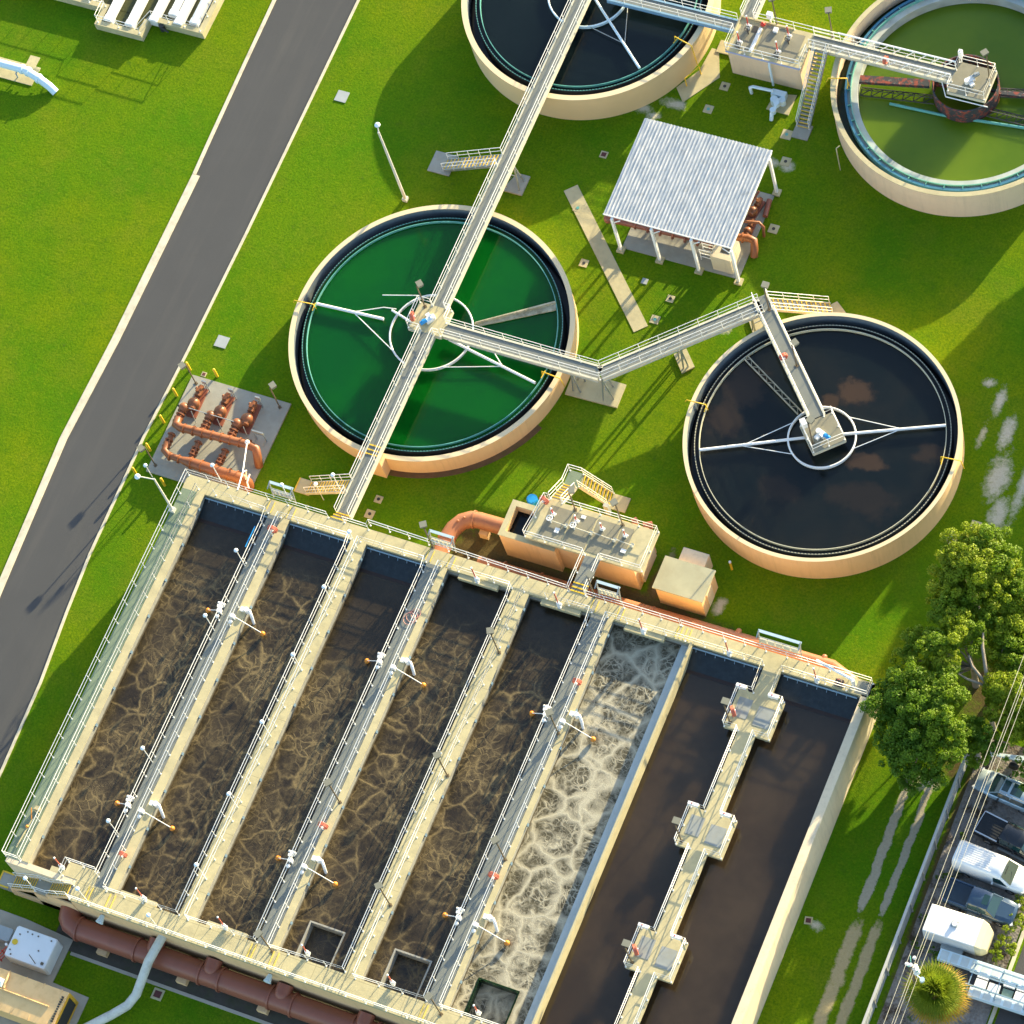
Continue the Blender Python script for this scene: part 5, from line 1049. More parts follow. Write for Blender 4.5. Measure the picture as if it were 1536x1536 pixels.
for k in range(9): x = -16.5+k*1.45; m.box(x,x+.05,-60.8,-57.8,2.3,2.36)
m.tube([(-12,-59.3,2.55),(-5.2,-59.35,2.55)], .05, 6); m.tube([(-9.2,-57.95,2.45),(-9.0,-59.2,2.6)], .09, 8); obj('roof_seam', m, GENY, GE)
m = MB(); m.box(-4.3,-4.22,-60.45,-58.15,.45,2.1); obj('louvre', m, DARK, GE)
m = MB(); m.box(-4.3,-4.2,-60.75,-60.5,.2,2.25); m.box(-4.3,-4.2,-58.12,-57.86,.2,2.25); m.box(-4.3,-4.2,-60.5,-58.12,2.12,2.25); m.box(-4.3,-4.2,-60.5,-58.12,.2,.42); obj('louvre_frame', m, mat('orange_yellow_frame', (.62,.36,.03), .5, .1, 2), GE)
m = MB(); m.tube([(-9.9,-58.9,2.6),(-9.2,-58.9,2.65)], .32, 16); obj('silencer', m, LBLUE, GE)
m = MB()
for k in range(11): y = -60.3+k*.19; m.box(-4.62,-4.46,y,y+.11,2.40,2.52)
obj('lettering', m, DARK, GE)
# ---------------------------------------------------------------- north west filter basin and blue pipe
FB = thing('filter_basin', 'low cream walled basin with white troughs at the top left', 'basin', (-36,22,0))
path = [(-30.46,30),(-30.46,20.85),(-35.42,20.95),(-35.42,19.2),(-39.85,19.3),(-39.95,20.9),(-52,20.9)]
m = MB()
inn = [(-30.95,30),(-30.95,21.35),(-35.0,21.4),(-35.9,21.4),(-35.9,19.7),(-39.4,19.75),(-39.5,21.35),(-52,21.4)]
m.box(-30.95,-30.46,20.9,30,0,.8); m.box(-35.5,-30.95,20.9,21.35,0,.8); m.box(-35.9,-35.45,19.25,20.9,0,.8); m.box(-39.9,-35.9,19.25,19.7,0,.8); m.box(-39.9,-39.45,19.7,20.9,0,.8); m.box(-52,-39.45,20.9,21.35,0,.8); obj('wall', m, CON, FB)
m = MB(); m.quad((-52,21.3,.3),(-30.9,21.3,.3),(-30.9,30,.3),(-52,30,.3)); m.quad((-39.5,19.6,.3),(-35.8,19.6,.3),(-35.8,21.35,.3),(-39.5,21.35,.3)); obj('water', m, mat('dark_algae_water', (.045,.05,.012), .25, .4, .8), FB)
for x, y in ((-38.9,19.9),(-36.9,19.95),(-35.1,20.9),(-33.7,21.9),(-32.9,21.2),(-31.6,21.6),(-41.5,21.5),(-43.3,21.6)):
    m = MB(); m.box(x-.32,x+.32,y,30,.35,.95); m.box(x-.4,x+.4,y-.06,y+.45,.2,.9); obj('trough', m, WHITE, FB)
rail([(-30.75,30,.8),(-30.75,21.1,.8),(-35.2,21.15,.8),(-35.7,19.5,.8),(-39.65,19.5,.8),(-39.7,21.1,.8),(-52,21.15,.8)], FB)
m = MB(); m.cyl(-34.3,20.75,.0,.7,.22); m.tube([(-34.3,20.6,.6),(-33.6,20.5,.3)],.08,8); obj('valve', m, DARK, FB)
m = MB(); m.box(-56,-42.9,12.6,14.4,0,.08); m.box(-44.3,-43.4,14.4,15.3,0,.08); single('concrete_pad', m, CON, 'cream slab under the pale blue pipe at the left edge', 'slab')
BP = thing('surface_pipe', 'pale blue and white pipe bending into the grass at the left edge', 'pipe', (-44,13.3,0))
m = MB(); m.tube([(-56,13.45,.85),(-43.9,13.45,.85),(-43.5,13.4,.85),(-42.1,13.05,.7),(-41.2,12.8,.45),(-40.6,12.6,.0)], .34, 16)
for p, q in (((-44.0,13.45,.85),(-43.8,13.45,.85)),((-43.4,13.38,.84),(-43.2,13.35,.83)),((-42.3,13.1,.72),(-42.1,13.05,.70))): m.tube([p,q], .42, 16)
obj('pipe', m, LBLUE, BP); m = MB()
for x in (-44.4,-46.4): m.tube([(x,13.0,.08),(x,13.0,.6),(x,13.4,.8)], .06, 6)
obj('support', m, BLUEG, BP)
# ---------------------------------------------------------------- manholes and covers
MH = [(-16.93,18.98,.5,1,'grey','pale square access slab on grass near the street lamp'),(-17.03,-4.71,.5,1,'grey','pale square access slab between the road and the green tank'),(12.9,28.52,.36,0,'dark','square manhole left of the pale blue pipe assembly'),(12.41,26.17,.36,0,'green','square manhole with green cap behind the ribbed roof shelter'),(19.25,25.7,.42,0,'green','square manhole with green cap against the long grey stair slab'),
 (21.3,17.39,.38,0,'dark','square manhole on grass right of the ribbed roof shelter'),(20.04,23.36,.38,0,'dark','square manhole just behind the ribbed roof shelter'),(15.83,9.26,.3,0,'dark','small square manhole in front of the ribbed roof shelter'),(13.31,10.13,.24,0,'grey','little grey plate in grass beside the concrete path'),(8.11,10.25,.33,0,'dark','square manhole left of the concrete path'),
 (5.75,14.75,.33,0,'green','manhole with green cap touching the upper end of the concrete path'),(15.35,7.2,.35,0,'green','manhole with green cap at the lower end of the concrete path'),(.67,-13.62,.3,0,'dark','upper of two small manholes beside the walkway to the basin'),(.51,-14.98,.35,0,'dark','lower of two small manholes beside the walkway to the basin'),(44.64,-2.0,.38,0,'dark','square manhole half hidden by the tree top'),(43.28,-3.47,.42,.78,'green','diamond set manhole with green cap near the black and brown tank'),
 (-44.0,14.95,.01,0,'none',''),(43.75,-34.7,.28,.2,'box','small dark meter cover in the grass by the cream side wall'),(5.9,19.9,.3,0,'box','small dark meter cover at the foot of the top black tank'),(1.08,-55.3,.42,0,'box','square meter box beside the pale curved pipe'),(-17.2,-7.8,.2,0,'box','small meter cover at the pump pad corner')]
for x, y, r, a, k, l in MH:
    if not l: continue
    t = thing('manhole_cover', l, 'manhole', (x,y,0), 'square covers set in the grass'); m = MB(); m.cbox((x,y), a if a != 1 else 0, 2*r, 2*r, 0, .06); obj('frame', m, CON if k != 'grey' else BASEGREY, t)
    if k in ('dark','green'): m = MB(); m.cyl(x,y,.06,.09,.13,n=14); obj('cap', m, DARK if k == 'dark' else TEAL, t)
    if k == 'box': m = MB(); m.cbox((x,y), a, 1.3*r, 1.2*r, .06,.075); obj('lid', m, mat('dark_red_lid', (.10,.03,.03), .7, .2, 5), t)
# ---------------------------------------------------------------- fence, utility pole, wires
FN = thing('fence', 'long grey board fence between the lawn and the parking yard', 'fence', (50.35,-40,0))
m = MB(); m.box(50.33,50.39,-64,-19.3,.05,1.8); 
for k in range(150): y = -63.9+k*.298; m.box(50.39,50.405,y,y+.26,.08,1.78)
obj('panel', m, mat('grey_weathered_boards', (.30,.33,.34), .8, .12, 1.5, dirt=.3, dirtcol=(.16,.17,.16)), FN)
m = MB(); m.box(50.27,50.46,-64,-19.25,1.8,1.86); obj('top_rail', m, mat('fence_cap', (.42,.43,.40), .8, .1, 1.5), FN)
for k in range(19):
    m = MB(); y = -63.8+k*2.47; m.box(50.405,50.5,y-.05,y+.05,0,1.8); obj('post', m, CONW, FN)
UP = thing('utility_pole', 'wooden utility pole with white insulators rising through the palm', 'utility pole', (53.42,-38.1,0))
m = MB(); m.cyl(53.42,-38.1,0,9.0,.16,.12,12); obj('pole', m, mat('pole_wood', (.20,.15,.09), .9, .2, 4), UP)
m = MB(); m.beam((52.95,-38.0,8.55),(53.95,-38.2,8.55), .1, .12); m.beam((53.05,-37.3,8.4),(53.42,-38.1,8.5), .06, .08); obj('crossarm', m, TEAL, UP)
m = MB()
for x, y, z in ((53.08,-38.0,8.8),(53.55,-38.1,8.75),(53.75,-38.15,8.75),(53.4,-37.4,8.7),(53.42,-38.1,9.2)): m.cyl(x,y,z-.18,z,.1,.06,10); m.cyl(x,y,z-.1,z-.05,.14,n=10)
m.tube([(53.5,-37.8,8.2),(53.9,-38.3,8.3)], .22, 12); obj('insulator', m, WHITE, UP)
m = MB(); m.tube([(54.2,-38.4,7.4),(54.3,-38.5,8.1)], .17, 14); m.tube([(53.42,-38.1,7.6),(54.2,-38.4,7.7)], .04, 6); obj('lamp_can', m, LBLUE, UP)
wm = mat('aluminium_wire', (.62,.58,.44), .5, .05, 4, metal=.2)
for i, (x, z, x2, l) in enumerate(((53.08,8.95,53.12,'overhead wire nearest the fence'),(53.55,8.72,53.58,'second overhead wire from the fence'),(53.72,8.72,53.75,'third overhead wire from the fence'),(53.75,7.0,53.78,'lowest overhead wire, furthest from the fence'))):
    m = MB(); pts = [(x+(x2-x)*k/12, -38.1+60*k/12, z-.5*4*(k/12)*(1-k/12)*.6) for k in range(13)]; pts2 = [(x, -38.1-40*k/8, z-.4*4*(k/8)*(1-k/8)*.5) for k in range(9)]
    m.tube(pts, .017, 5); m.tube(pts2, .017, 5); single('overhead_wire', m, wm, l, 'wire', 'overhead wires on the utility pole')
# ---------------------------------------------------------------- vehicles (built facing +X at the origin)
def rring(x, w, z0, z1, c, t=0.0):
    return [(x,-w+c*.6,z0),(x,w-c*.6,z0),(x,w,z0+c),(x,w+.015,(z0+z1)/2),(x,w-t,z1-c),(x,w-t-c,z1),(x,-w+t+c,z1),(x,-w+t,z1-c),(x,-w-.015,(z0+z1)/2),(x,-w,z0+c)]
def wheels(t, xs, w, r=.36):
    for x in xs:
        for s in (-1,1):
            m = MB(); m.tube([(x,s*(w-.2),r),(x,s*w,r)], r, 20); o = obj('wheel', m, RUBBER, t)
            m = MB(); m.tube([(x,s*(w-.01),r),(x,s*(w+.015),r)], r*.62, 14); obj('rim', m, CHROME, o)
def green(t, secs, roof, paint, glass=GLASS):
    m = MB(); m.loft([rring(x,w,z0,z1,.05,tp) for x,w,z0,z1,tp in secs], False); obj('windows', m, glass, t)
    m = MB(); m.loft([rring(x,w,z0,z1,.03) for x,w,z0,z1 in roof], True); r = obj('roof', m, paint, t); return r
def pillars(t, paint, quads):
    m = MB()
    for a, b, w in quads:
        for s in (-1,1): m.beam((a[0],a[1]*s,a[2]),(b[0],b[1]*s,b[2]), w, w)
    obj('pillar', m, paint, t)
def lights(t, xf, xr, w, z):
    for s in (-1,1):
        m = MB(); m.cbox((xf-.08,s*(w-.22)), -s*.5, .22, .34, z-.1, z+.08); obj('headlight', m, CLEARL, t)
        m = MB(); m.box(xr-.01,xr+.06,s*(w-.14)-.1,s*(w-.14)+.1,z-.15,z+.25); obj('tail_light', m, REDL, t)
        m = MB(); m.cbox((xf*.58+xr*.42-.0,s*(w+.12)), 0, .12, .2, z+.2, z+.36); obj('mirror', m, WHITE if paint_is_white else DARK, t)
paint_is_white = False
# silver SUV, nose to the fence
SV = thing('parked_car', 'pale silver blue car with twin dark sunroofs, nose to the fence', 'car', (0,0,0), 'vehicles parked in the yard')
m = MB(); m.loft([rring(2.45,.62,.38,.68,.1),rring(2.35,.78,.3,.80,.12),rring(1.6,.9,.24,.93,.12),rring(1.15,.92,.24,1.0,.1),rring(-1.6,.92,.24,1.05,.1),rring(-2.3,.88,.26,1.02,.1),rring(-2.45,.8,.35,.95,.1)]); obj('body', m, SILVER, SV)
green(SV, [(1.25,.82,.97,1.0,.02),(.45,.84,.97,1.52,.16),(-1.6,.84,1.0,1.55,.16),(-2.35,.8,1.0,1.1,.04)], [(.42,.66,1.5,1.55),(-.6,.69,1.54,1.61),(-1.75,.66,1.5,1.57)], SILVER)
m = MB(); m.box(-.15,.32,-.42,.42,1.585,1.61); m.box(-1.15,-.35,-.45,.45,1.60,1.622); obj('sunroof', m, GLASS, SV)
m = MB()
for s in (-1,1): m.tube([(.4,.62*s,1.6),(-1.7,.62*s,1.62)], .03, 6)
obj('roof_bar', m, CHROME, SV)
pillars(SV, SILVER, [((1.2,.8,1.0),(.45,.66,1.53),.07),((-.5,.88,1.0),(-.5,.68,1.53),.06),((-1.7,.86,1.02),(-1.75,.66,1.55),.16)]); lights(SV, 2.4, -2.45, .9, .72); wheels(SV, (1.5,-1.5), .93)
place(SV, True, (53.95,-21.25,0), PI-.12)
def pickup(label, paint, cover, loc, rz, sunroof=False, L=5.3):
    t = thing('pickup_truck', label, 'pickup', (0,0,0), 'vehicles parked in the yard'); h = L/2
    m = MB(); m.loft([rring(h,.66,.42,.85,.1),rring(h-.12,.82,.36,.98,.12),rring(h-.9,.9,.34,1.06,.1),rring(h-1.35,.92,.34,1.08,.1),rring(.95-h+.6,.92,.34,1.06,.08),rring(-h,.9,.4,1.05,.08)]); obj('body', m, paint, t)
    m = MB(); m.loft([[(h-.25,-.55,.97),(h-.25,.55,.97),(h-1.3,.62,1.09),(h-1.3,-.62,1.09)],[(h-.25,-.5,1.0),(h-.25,.5,1.0),(h-1.3,.56,1.13),(h-1.3,-.56,1.13)]], False); obj('hood', m, paint, t)
    bx0, bx1 = -h+.08, -h+1.85
    m = MB()
    if cover:
        m.box(bx0,bx1+(.0),-.78,.78,1.06,1.10)
        for k in range(7): y = -.66+k*.22; m.box(bx0,bx1,y-.02,y+.02,1.10,1.12)
        obj('bed_cover', m, mat('black_bed_cover', (.016,.02,.026), .6, .2, 3), t)
    else:
        m.box(bx0,bx1,-.70,.70,1.055,1.062); obj('bed_floor', m, mat('navy_bed_cover', (.012,.028,.05), .5, .2, 3), t)
    m = MB()
    for s in (-1,1): m.box(bx0,bx1,s*.82-.05,s*.82+.05,1.04,1.14)
    m.box(bx0-.06,bx0,-.82,.82,1.0,1.14); obj('bed_rail', m, CHROME if cover else paint, t)
    c0 = bx1+.02; c1 = h-1.25
    green(t, [(c1,.82,1.05,1.08,.02),(c1-.65,.84,1.05,1.68,.17),(c0+.2,.84,1.05,1.70,.17),(c0,.84,1.05,1.2,.06)], [(c1-.62,.64,1.66,1.72),(c1-1.2,.68,1.69,1.78),(c0+.12,.66,1.66,1.74)], paint)
    pillars(t, paint, [((c1-.05,.8,1.08),(c1-.65,.65,1.69),.07),((c0+.9,.88,1.08),(c0+.9,.68,1.68),.06),((c0+.08,.86,1.08),(c0+.15,.66,1.7),.12)])
    if sunroof: m = MB(); m.box(c1-1.15,c1-.72,-.38,.38,1.755,1.795); obj('sunroof', m, GLASS, t)
    m = MB()
    for s in (-1,1): m.box(c0+.1,c1-.2,s*.98-.06,s*.98+.06,.36,.42)
    obj('side_step', m, GALV, t)
    lights(t, h-.02, -h, .9, .82); wheels(t, (h-.95,-h+1.15), .94, .39); place(t, True, loc, rz)
pickup('black pickup with ribbed black bed cover and silver rails', BLACKP, True, (55.55,-24.6,0), -.17, L=5.6)
pickup('navy pickup with open bed and dark sunroof beside the white trailer', NAVY, False, (54.85,-29.75,0), -.05, True)
# white van
VN = thing('cargo_van', 'white high roofed cargo van with ribbed roof in the yard', 'van', (0,0,0), 'vehicles parked in the yard')
paint_is_white = True
m = MB(); m.loft([rring(2.75,.7,.35,.85,.1),rring(2.62,.86,.3,1.02,.12),rring(1.95,.94,.28,1.22,.12),rring(1.75,.95,.28,1.3,.1),rring(1.05,.96,.28,2.12,.16,.12),rring(.7,.96,.28,2.25,.18,.12),rring(-2.3,.96,.28,2.28,.18,.1),rring(-2.55,.94,.32,2.2,.2,.1)]); obj('body', m, VANW, VN)
m = MB(); m.quad((1.80,-.80,1.34),(1.80,.80,1.34),(1.12,.70,2.14),(1.12,-.70,2.14)); 
for s in (-1,1): m.quad((1.6,.968*s,1.28),(.55,.985*s,1.25),(.55,.90*s,1.9),(1.08,.885*s,1.9))
obj('windows', m, GLASS, VN)
m = MB()
for k in range(9): y = -.64+k*.16; m.box(-2.25,.05+(.25 if k in (0,8) else 0),y-.03,y+.03,2.27,2.305)
obj('roof_rib', m, VANW, VN)
m = MB(); m.box(1.25,1.28,-.4,.3,2.0,2.02); m.beam((1.7,-.5,1.45),(1.55,.1,1.65),.02,.02); obj('wiper', m, DARK, VN)
lights(VN, 2.72, -2.55, .92, .82); wheels(VN, (1.75,-1.6), .97, .36); place(VN, True, (54.75,-27.2,0), -.06)
paint_is_white = False
# white box trailer
TR = thing('box_trailer', 'white enclosed trailer with round roof vent and sloped nose', 'trailer', (54.2,-32.4,0), 'vehicles parked in the yard')
m = MB(); m.loft([rring(x,w,z0,z1,.06) for x,w,z0,z1 in ((51.98,1.03,.45,2.25),(55.75,1.05,.45,2.3))], False)
V = [(x,y-32.4,z) for x,y,z in m.v]; m.v = V
m2 = MB(); m2.loft([rring(55.75,1.05,.45,2.3,.06),rring(56.15,.98,.5,1.95,.06),rring(56.5,.72,.55,1.35,.06)], False); m2.v = [(x,y-32.4,z) for x,y,z in m2.v]
obj('box', m, VANW, TR); obj('sloped_nose', m2, mat('cream_trailer_nose', (.60,.54,.36), .5, .06, 2), TR)
m = MB(); m.box(53.75,54.2,-32.55,-32.1,2.3,2.36); o = obj('vent_frame', m, GALV, TR); m = MB(); m.cyl(53.97,-32.33,2.36,2.5,.2,.17,18); obj('roof_vent', m, VANW, TR)
m = MB(); m.box(53.3,54.9,-33.55,-33.42,.5,.82); m.box(53.3,54.9,-33.8,-33.5,.72,.78); obj('fender', m, GALV, TR)
m = MB(); m.tube([(56.3,-32.4,.45),(57.6,-32.5,.45)], .06, 6); m.tube([(56.0,-33.1,.45),(57.4,-32.5,.45)], .05, 6); obj('drawbar', m, DARK, TR)
for x in (53.7,54.5):
    m = MB(); m.tube([(x,-33.7,.34),(x,-33.5,.34)], .34, 18); obj('wheel', m, RUBBER, TR)
# work truck with ladder racks
WT = thing('rack_truck', 'pale blue and white work truck bed with long overhead ladder racks', 'truck', (57.5,-35.2,0), 'vehicles parked in the yard')
m = MB(); m.box(53.45,64,-34.75,-33.95,.75,1.25); m.box(56.3,64,-36.55,-35.9,.75,1.25); obj('side_bin', m, LBLUE, WT)
m = MB(); m.box(54.4,64,-36.4,-34.2,.55,.8); obj('bed', m, DARK, WT)
m = MB()
for i in range(6):
    for j in range(2):
        x = 56.5+i*.95; y = -35.85+j*.78
        if (i+j) % 4 != 2: m.box(x,x+.82,y,y+.68,.8,1.2)
obj('roof_panel', m, VANW, WT)
m = MB()
for i in range(2):
    for j in range(2): m.box(58.45+i*1.9,59.2+i*1.9,-35.8+j*.78,-35.2+j*.78,.8,1.0)
obj('skylight', m, mat('skylight_green', (.25,.33,.26), .2, .2, 2), WT)
m = MB()
for y in (-34.35,-35.05,-35.95): m.beam((56.0,y,1.75),(64,y-.1,1.75), .09, .09)
for x in (56.2,58.2,60.3): m.beam((x,-36.3,1.7),(x,-34.2,1.7), .07, .07)
for x in (56.2,58.2,60.3):
    for y in (-36.3,-34.2): m.box(x-.04,x+.04,y-.04,y+.04,.8,1.7)
obj('ladder_rack', m, BLUEG, WT)
m = MB()
for k in range(12): x = 53.6+k*.75; m.box(x,x+.55,-34.68,-34.05,1.25,1.27); m.box(x+3,x+3.55,-36.5,-35.95,1.25,1.27)
obj('bin_lid', m, mat('clear_pale_lid', (.55,.62,.62), .3, .15, 1.5), WT)
for x in (55.2,60.5):
    for y in (-36.5,-34.1):
        m = MB(); m.tube([(x,y-.15,.38),(x,y+.15,.38)], .38, 18); obj('wheel', m, RUBBER, WT)
# pale blue boat trailer under the tree
BT = thing('utility_trailer', 'pale blue long trailer rail with white coupler under the tree edge', 'trailer', (54,-18.9,0), 'vehicles parked in the yard')
m = MB(); m.loft([[(51.9,-19.0,.62),(51.9,-18.85,.62),(51.9,-18.85,.8),(51.9,-19.0,.8)],[(55.0,-18.75,.55),(55.0,-18.3,.55),(55.0,-18.3,.95),(55.0,-18.75,.95)],[(60,-18.3,.5),(60,-17.6,.5),(60,-17.6,1.1),(60,-18.3,1.1)]], False); obj('rail', m, LBLUE, BT)
m = MB(); m.sphere((51.85,-18.95,.75), .26, 10, 7); m.sphere((51.65,-19.0,.65), .16, 8, 6); obj('coupler', m, WHITE, BT)
m = MB(); m.tube([(53.6,-19.35,.36),(53.6,-19.1,.36)], .36, 16); obj('wheel', m, RUBBER, BT)
# ---------------------------------------------------------------- trees
def leaf_mesh(name, C, Nn, size, mt, parent, aspect=.62):
    n = len(C); a = rng.normal(size=(n,3)); u = np.cross(Nn, a); u /= np.linalg.norm(u,axis=1)[:,None]+1e-9; v = np.cross(Nn, u)
    s = size[:,None]; b = np.array(BASE[parent])
    P = np.empty((n,4,3)); P[:,0] = C+u*s; P[:,1] = C+v*s*aspect+Nn*s*.18; P[:,2] = C-u*s; P[:,3] = C-v*s*aspect+Nn*s*.18
    me = bpy.data.meshes.new(name); me.vertices.add(n*4); me.vertices.foreach_set('co', (P-b).reshape(-1))
    me.loops.add(n*4); me.loops.foreach_set('vertex_index', np.arange(n*4,dtype=np.int32)); me.polygons.add(n)
    me.polygons.foreach_set('loop_start', np.arange(0,n*4,4,dtype=np.int32)); me.update(calc_edges=True); me.materials.append(mt)
    o = bpy.data.objects.new(name, me); COL.objects.link(o); o.parent = parent; BASE[o] = BASE[parent]; return o
def crown(blobs, dens, smin, smax):
    Cs = []; Ns = []
    for x, y, z, r in blobs:
        ax = rng.uniform(.7,1.3,3)
        # every blob is itself a loose bunch of leaf tufts
        r *= 1.3; k = max(9, int(19*r*r)); d = rng.normal(size=(k,3)); d /= np.linalg.norm(d,axis=1)[:,None]; d[:,2] = np.abs(d[:,2])*1.0-.25*(rng.random(k) < .35)
        tc = np.array((x,y,z)) + d*ax*r*rng.uniform(.35,1.22,(k,1)); tr = np.minimum(.55, r*rng.uniform(.12,.38,k))
        for c, q in zip(tc, tr):
            n = int(dens*q*q*30)+5; e = rng.normal(size=(n,3)); e /= np.linalg.norm(e,axis=1)[:,None]; e[:,2] *= .75
            rad = q*rng.uniform(.35,1.05,(n,1))**.6
            Cs.append(c + e*rad); nn = e*.8 + rng.normal(size=(n,3))*.55 + np.array((0,0,.55)); Ns.append(nn/np.linalg.norm(nn,axis=1)[:,None])
    C = np.concatenate(Cs); N = np.concatenate(Ns); return C, N, rng.uniform(smin, smax, len(C))
def tree(name, label, x, y, h, blobs, mt, mt2=None, dens=34, s=(.045,.115), tr=.22, group='trees at the right edge', sp=1.14):
    if sp: mx = sum(b[0] for b in blobs)/len(blobs); my = sum(b[1] for b in blobs)/len(blobs); blobs = [(mx+(a-mx)*sp, my+(b-my)*sp, c, d) for a, b, c, d in blobs]
    t = thing(name, label, 'tree', (x,y,0), group)
    m = MB(); fork = h*.45; m.tube([(x,y,-.1),(x+.05,y-.04,fork*.6),(x-.04,y+.05,fork)], [tr*1.3,tr,tr*.85], 10); obj('trunk', m, BARK, t)
    m = MB()
    for bxx, byy, bz, br in blobs:
        e = Vector((bxx,byy,bz-.1*br)); b0 = Vector((x,y,fork)); mid = b0.lerp(e,.5)+Vector((random.uniform(-.2,.2),random.uniform(-.2,.2),.15))
        m.tube([b0,mid,e], [tr*.5,tr*.32,tr*.12], 7)
        for k in range(5): d = Vector((random.gauss(0,1),random.gauss(0,1),random.gauss(.4,.6))).normalized(); m.tube([mid.lerp(e,.6), e+d*br*.8], [tr*.14,tr*.04], 5)
    obj('limb', m, BARK, t)
    lo = [b for i, b in enumerate(blobs) if not mt2 or i % 3 != 1]; hi = [b for i, b in enumerate(blobs) if mt2 and i % 3 == 1]
    C, N, sz = crown(lo, dens, *s); leaf_mesh('crown', C, N, sz, mt, t)
    if hi: C, N, sz = crown(hi, dens, *s); leaf_mesh('crown', C, N, sz, mt2, t)
    return t
tree('oak_tree', 'bright green tree topmost of the clump, beside the black and brown tank', 46.9,-8.2, 6.5, [(46.2,-6.4,5.8,1.15),(47.2,-6.0,5.6,1.1),(45.7,-7.9,5.5,1.15),(46.9,-7.7,6.4,1.3),(48.2,-7.0,5.6,1.2),(47.9,-8.6,5.9,1.25),(46.3,-9.3,5.2,1.1),(47.3,-10.2,5.1,1.0),(45.3,-9.2,4.3,.9),(48.9,-9.2,5.0,1.1)], LEAFL, LEAF)
tree('oak_tree', 'mid green tree with bare pale limbs in the middle of the clump', 48.9,-14.0, 7, [(46.3,-12.0,5.5,1.15),(47.2,-12.5,5.9,1.0),(45.3,-13.9,5.0,.95),(46.4,-14.2,5.6,1.05),(47.6,-13.9,5.8,1.05),(48.4,-12.9,5.6,.95),(45.0,-15.2,4.6,.75),(46.4,-15.9,5.0,.9),(47.8,-15.9,5.4,1.0),(47.0,-16.9,5.2,.8)], LEAF, LEAFL)
m = MB()
for P, R in (([(50.9,-16.3,4.4),(50.4,-15.0,5.4),(49.6,-13.4,6.0),(49.3,-12.4,6.1)],[.16,.14,.12,.07]),([(50.6,-15.6,5.0),(49.4,-15.0,5.9),(48.9,-14.3,6.0)],[.13,.1,.06]),([(50.5,-15.7,4.9),(49.3,-15.9,5.6),(48.4,-15.7,5.7)],[.11,.09,.05]),([(50.9,-16.3,4.4),(51.2,-16.8,2.2),(51.3,-17,0)],[.17,.19,.24]),([(51.0,-11.4,5.4),(50.8,-12.6,5.0),(51.0,-14,3.5)],[.07,.1,.12]),([(48.6,-19.2,4.8),(50.6,-19.0,4.2),(51.2,-18,2.5)],[.08,.12,.14])): m.tube(P, R, 8)
single('bare_tree', m, BARK, 'pale bare forked tree limbs showing through the gap in the clump', 'tree', 'trees at the right edge')
tree('oak_tree', 'large dark green tree nearest the basin corner', 47.5,-19.6, 7, [(45.0,-18.0,4.4,1.15),(46.0,-17.7,5.4,1.1),(45.4,-19.4,4.8,1.2),(46.8,-18.9,5.9,1.3),(48.1,-18.2,6.0,1.15),(45.9,-20.9,4.5,1.15),(47.2,-20.6,5.6,1.2),(48.6,-19.8,5.9,1.15),(46.7,-22.2,4.4,1.0),(48.0,-22.0,5.3,1.1),(49.3,-21.3,5.4,1.0),(48.9,-23.0,4.6,.85),(47.6,-23.3,4.1,.8),(44.6,-19.0,3.6,.85)], LEAFD, LEAF)
tree('bushy_tree', 'small round tree at the upper end of the fence', 51.0,-19.4, 4, [(50.5,-19.3,4.2,.85),(51.4,-19.0,4.4,.95),(51.5,-20.0,3.8,.85),(50.9,-20.2,3.6,.8),(52.4,-19.6,3.9,.8)], LEAF, LEAFD)
tree('bushy_tree', 'yellow green feathery tree by the overhead wires', 52.6,-16.4, 5, [(51.8,-15.8,4.6,1.0),(52.8,-16.0,5.0,1.1),(53.7,-16.6,4.7,1.1),(52.5,-17.3,4.5,1.0),(53.6,-17.8,4.3,1.0),(54.6,-17.4,4.3,1.1),(54.4,-15.9,4.6,1.1)], LEAFL, None, 34, (.05,.11))
tree('bushy_tree', 'light tree crown right of the bare limbs', 51.2,-12.0, 5, [(49.6,-11.2,4.8,.95),(50.6,-11.6,5.0,1.0),(51.6,-12.4,4.7,1.1),(52.4,-13.2,4.6,1.1),(51.0,-13.4,4.2,.9),(53.2,-12.2,4.5,1.1)], LEAF, LEAFL)
tree('bushy_tree', 'light green tree at the right edge beside the topmost tree', 50.3,-8.2, 5, [(49.6,-7.6,5.2,1.0),(50.6,-8.4,5.3,1.1),(51.4,-9.6,5.0,1.1),(50.1,-9.8,5.0,1.0),(51.9,-8.2,4.8,1.1)], LEAFL, LEAF)
tree('bushy_tree', 'dark tree filling the right edge behind the wires', 55.0,-13.5, 5, [(53.6,-14.2,3.4,1.2),(54.8,-13.6,4.2,1.2),(55.8,-14.8,4.0,1.2),(54.0,-11.4,4.0,1.2),(55.4,-11.6,4.4,1.2),(56.2,-18.8,3.2,1.0),(55.2,-19.6,2.6,.8)], LEAFD, LEAF)
for lab, x, y, r in (('wide oak beyond the olive tank at the right',51.5,36.5,5.0),('second oak beyond the olive tank, nearer the parking yard',55.5,25.0,5.0)):
    bl = [(x+r*.62*cos(k*1.047), y+r*.62*sin(k*1.047), 6.2+.5*(k%2), r*.36) for k in range(6)] + [(x,y,7.1,r*.42),(x+.5,y-.5,6.4,r*.4)]
    tree('oak_tree', lab, x, y, 7, bl, LEAF, None, 16, (.12,.24), .3, 'oaks beyond the tanks')
m = thing('yard_bush', 'leafy weeds beside the street behind the navy pickup and trailer', 'bush', (57.6,-31.2,0))
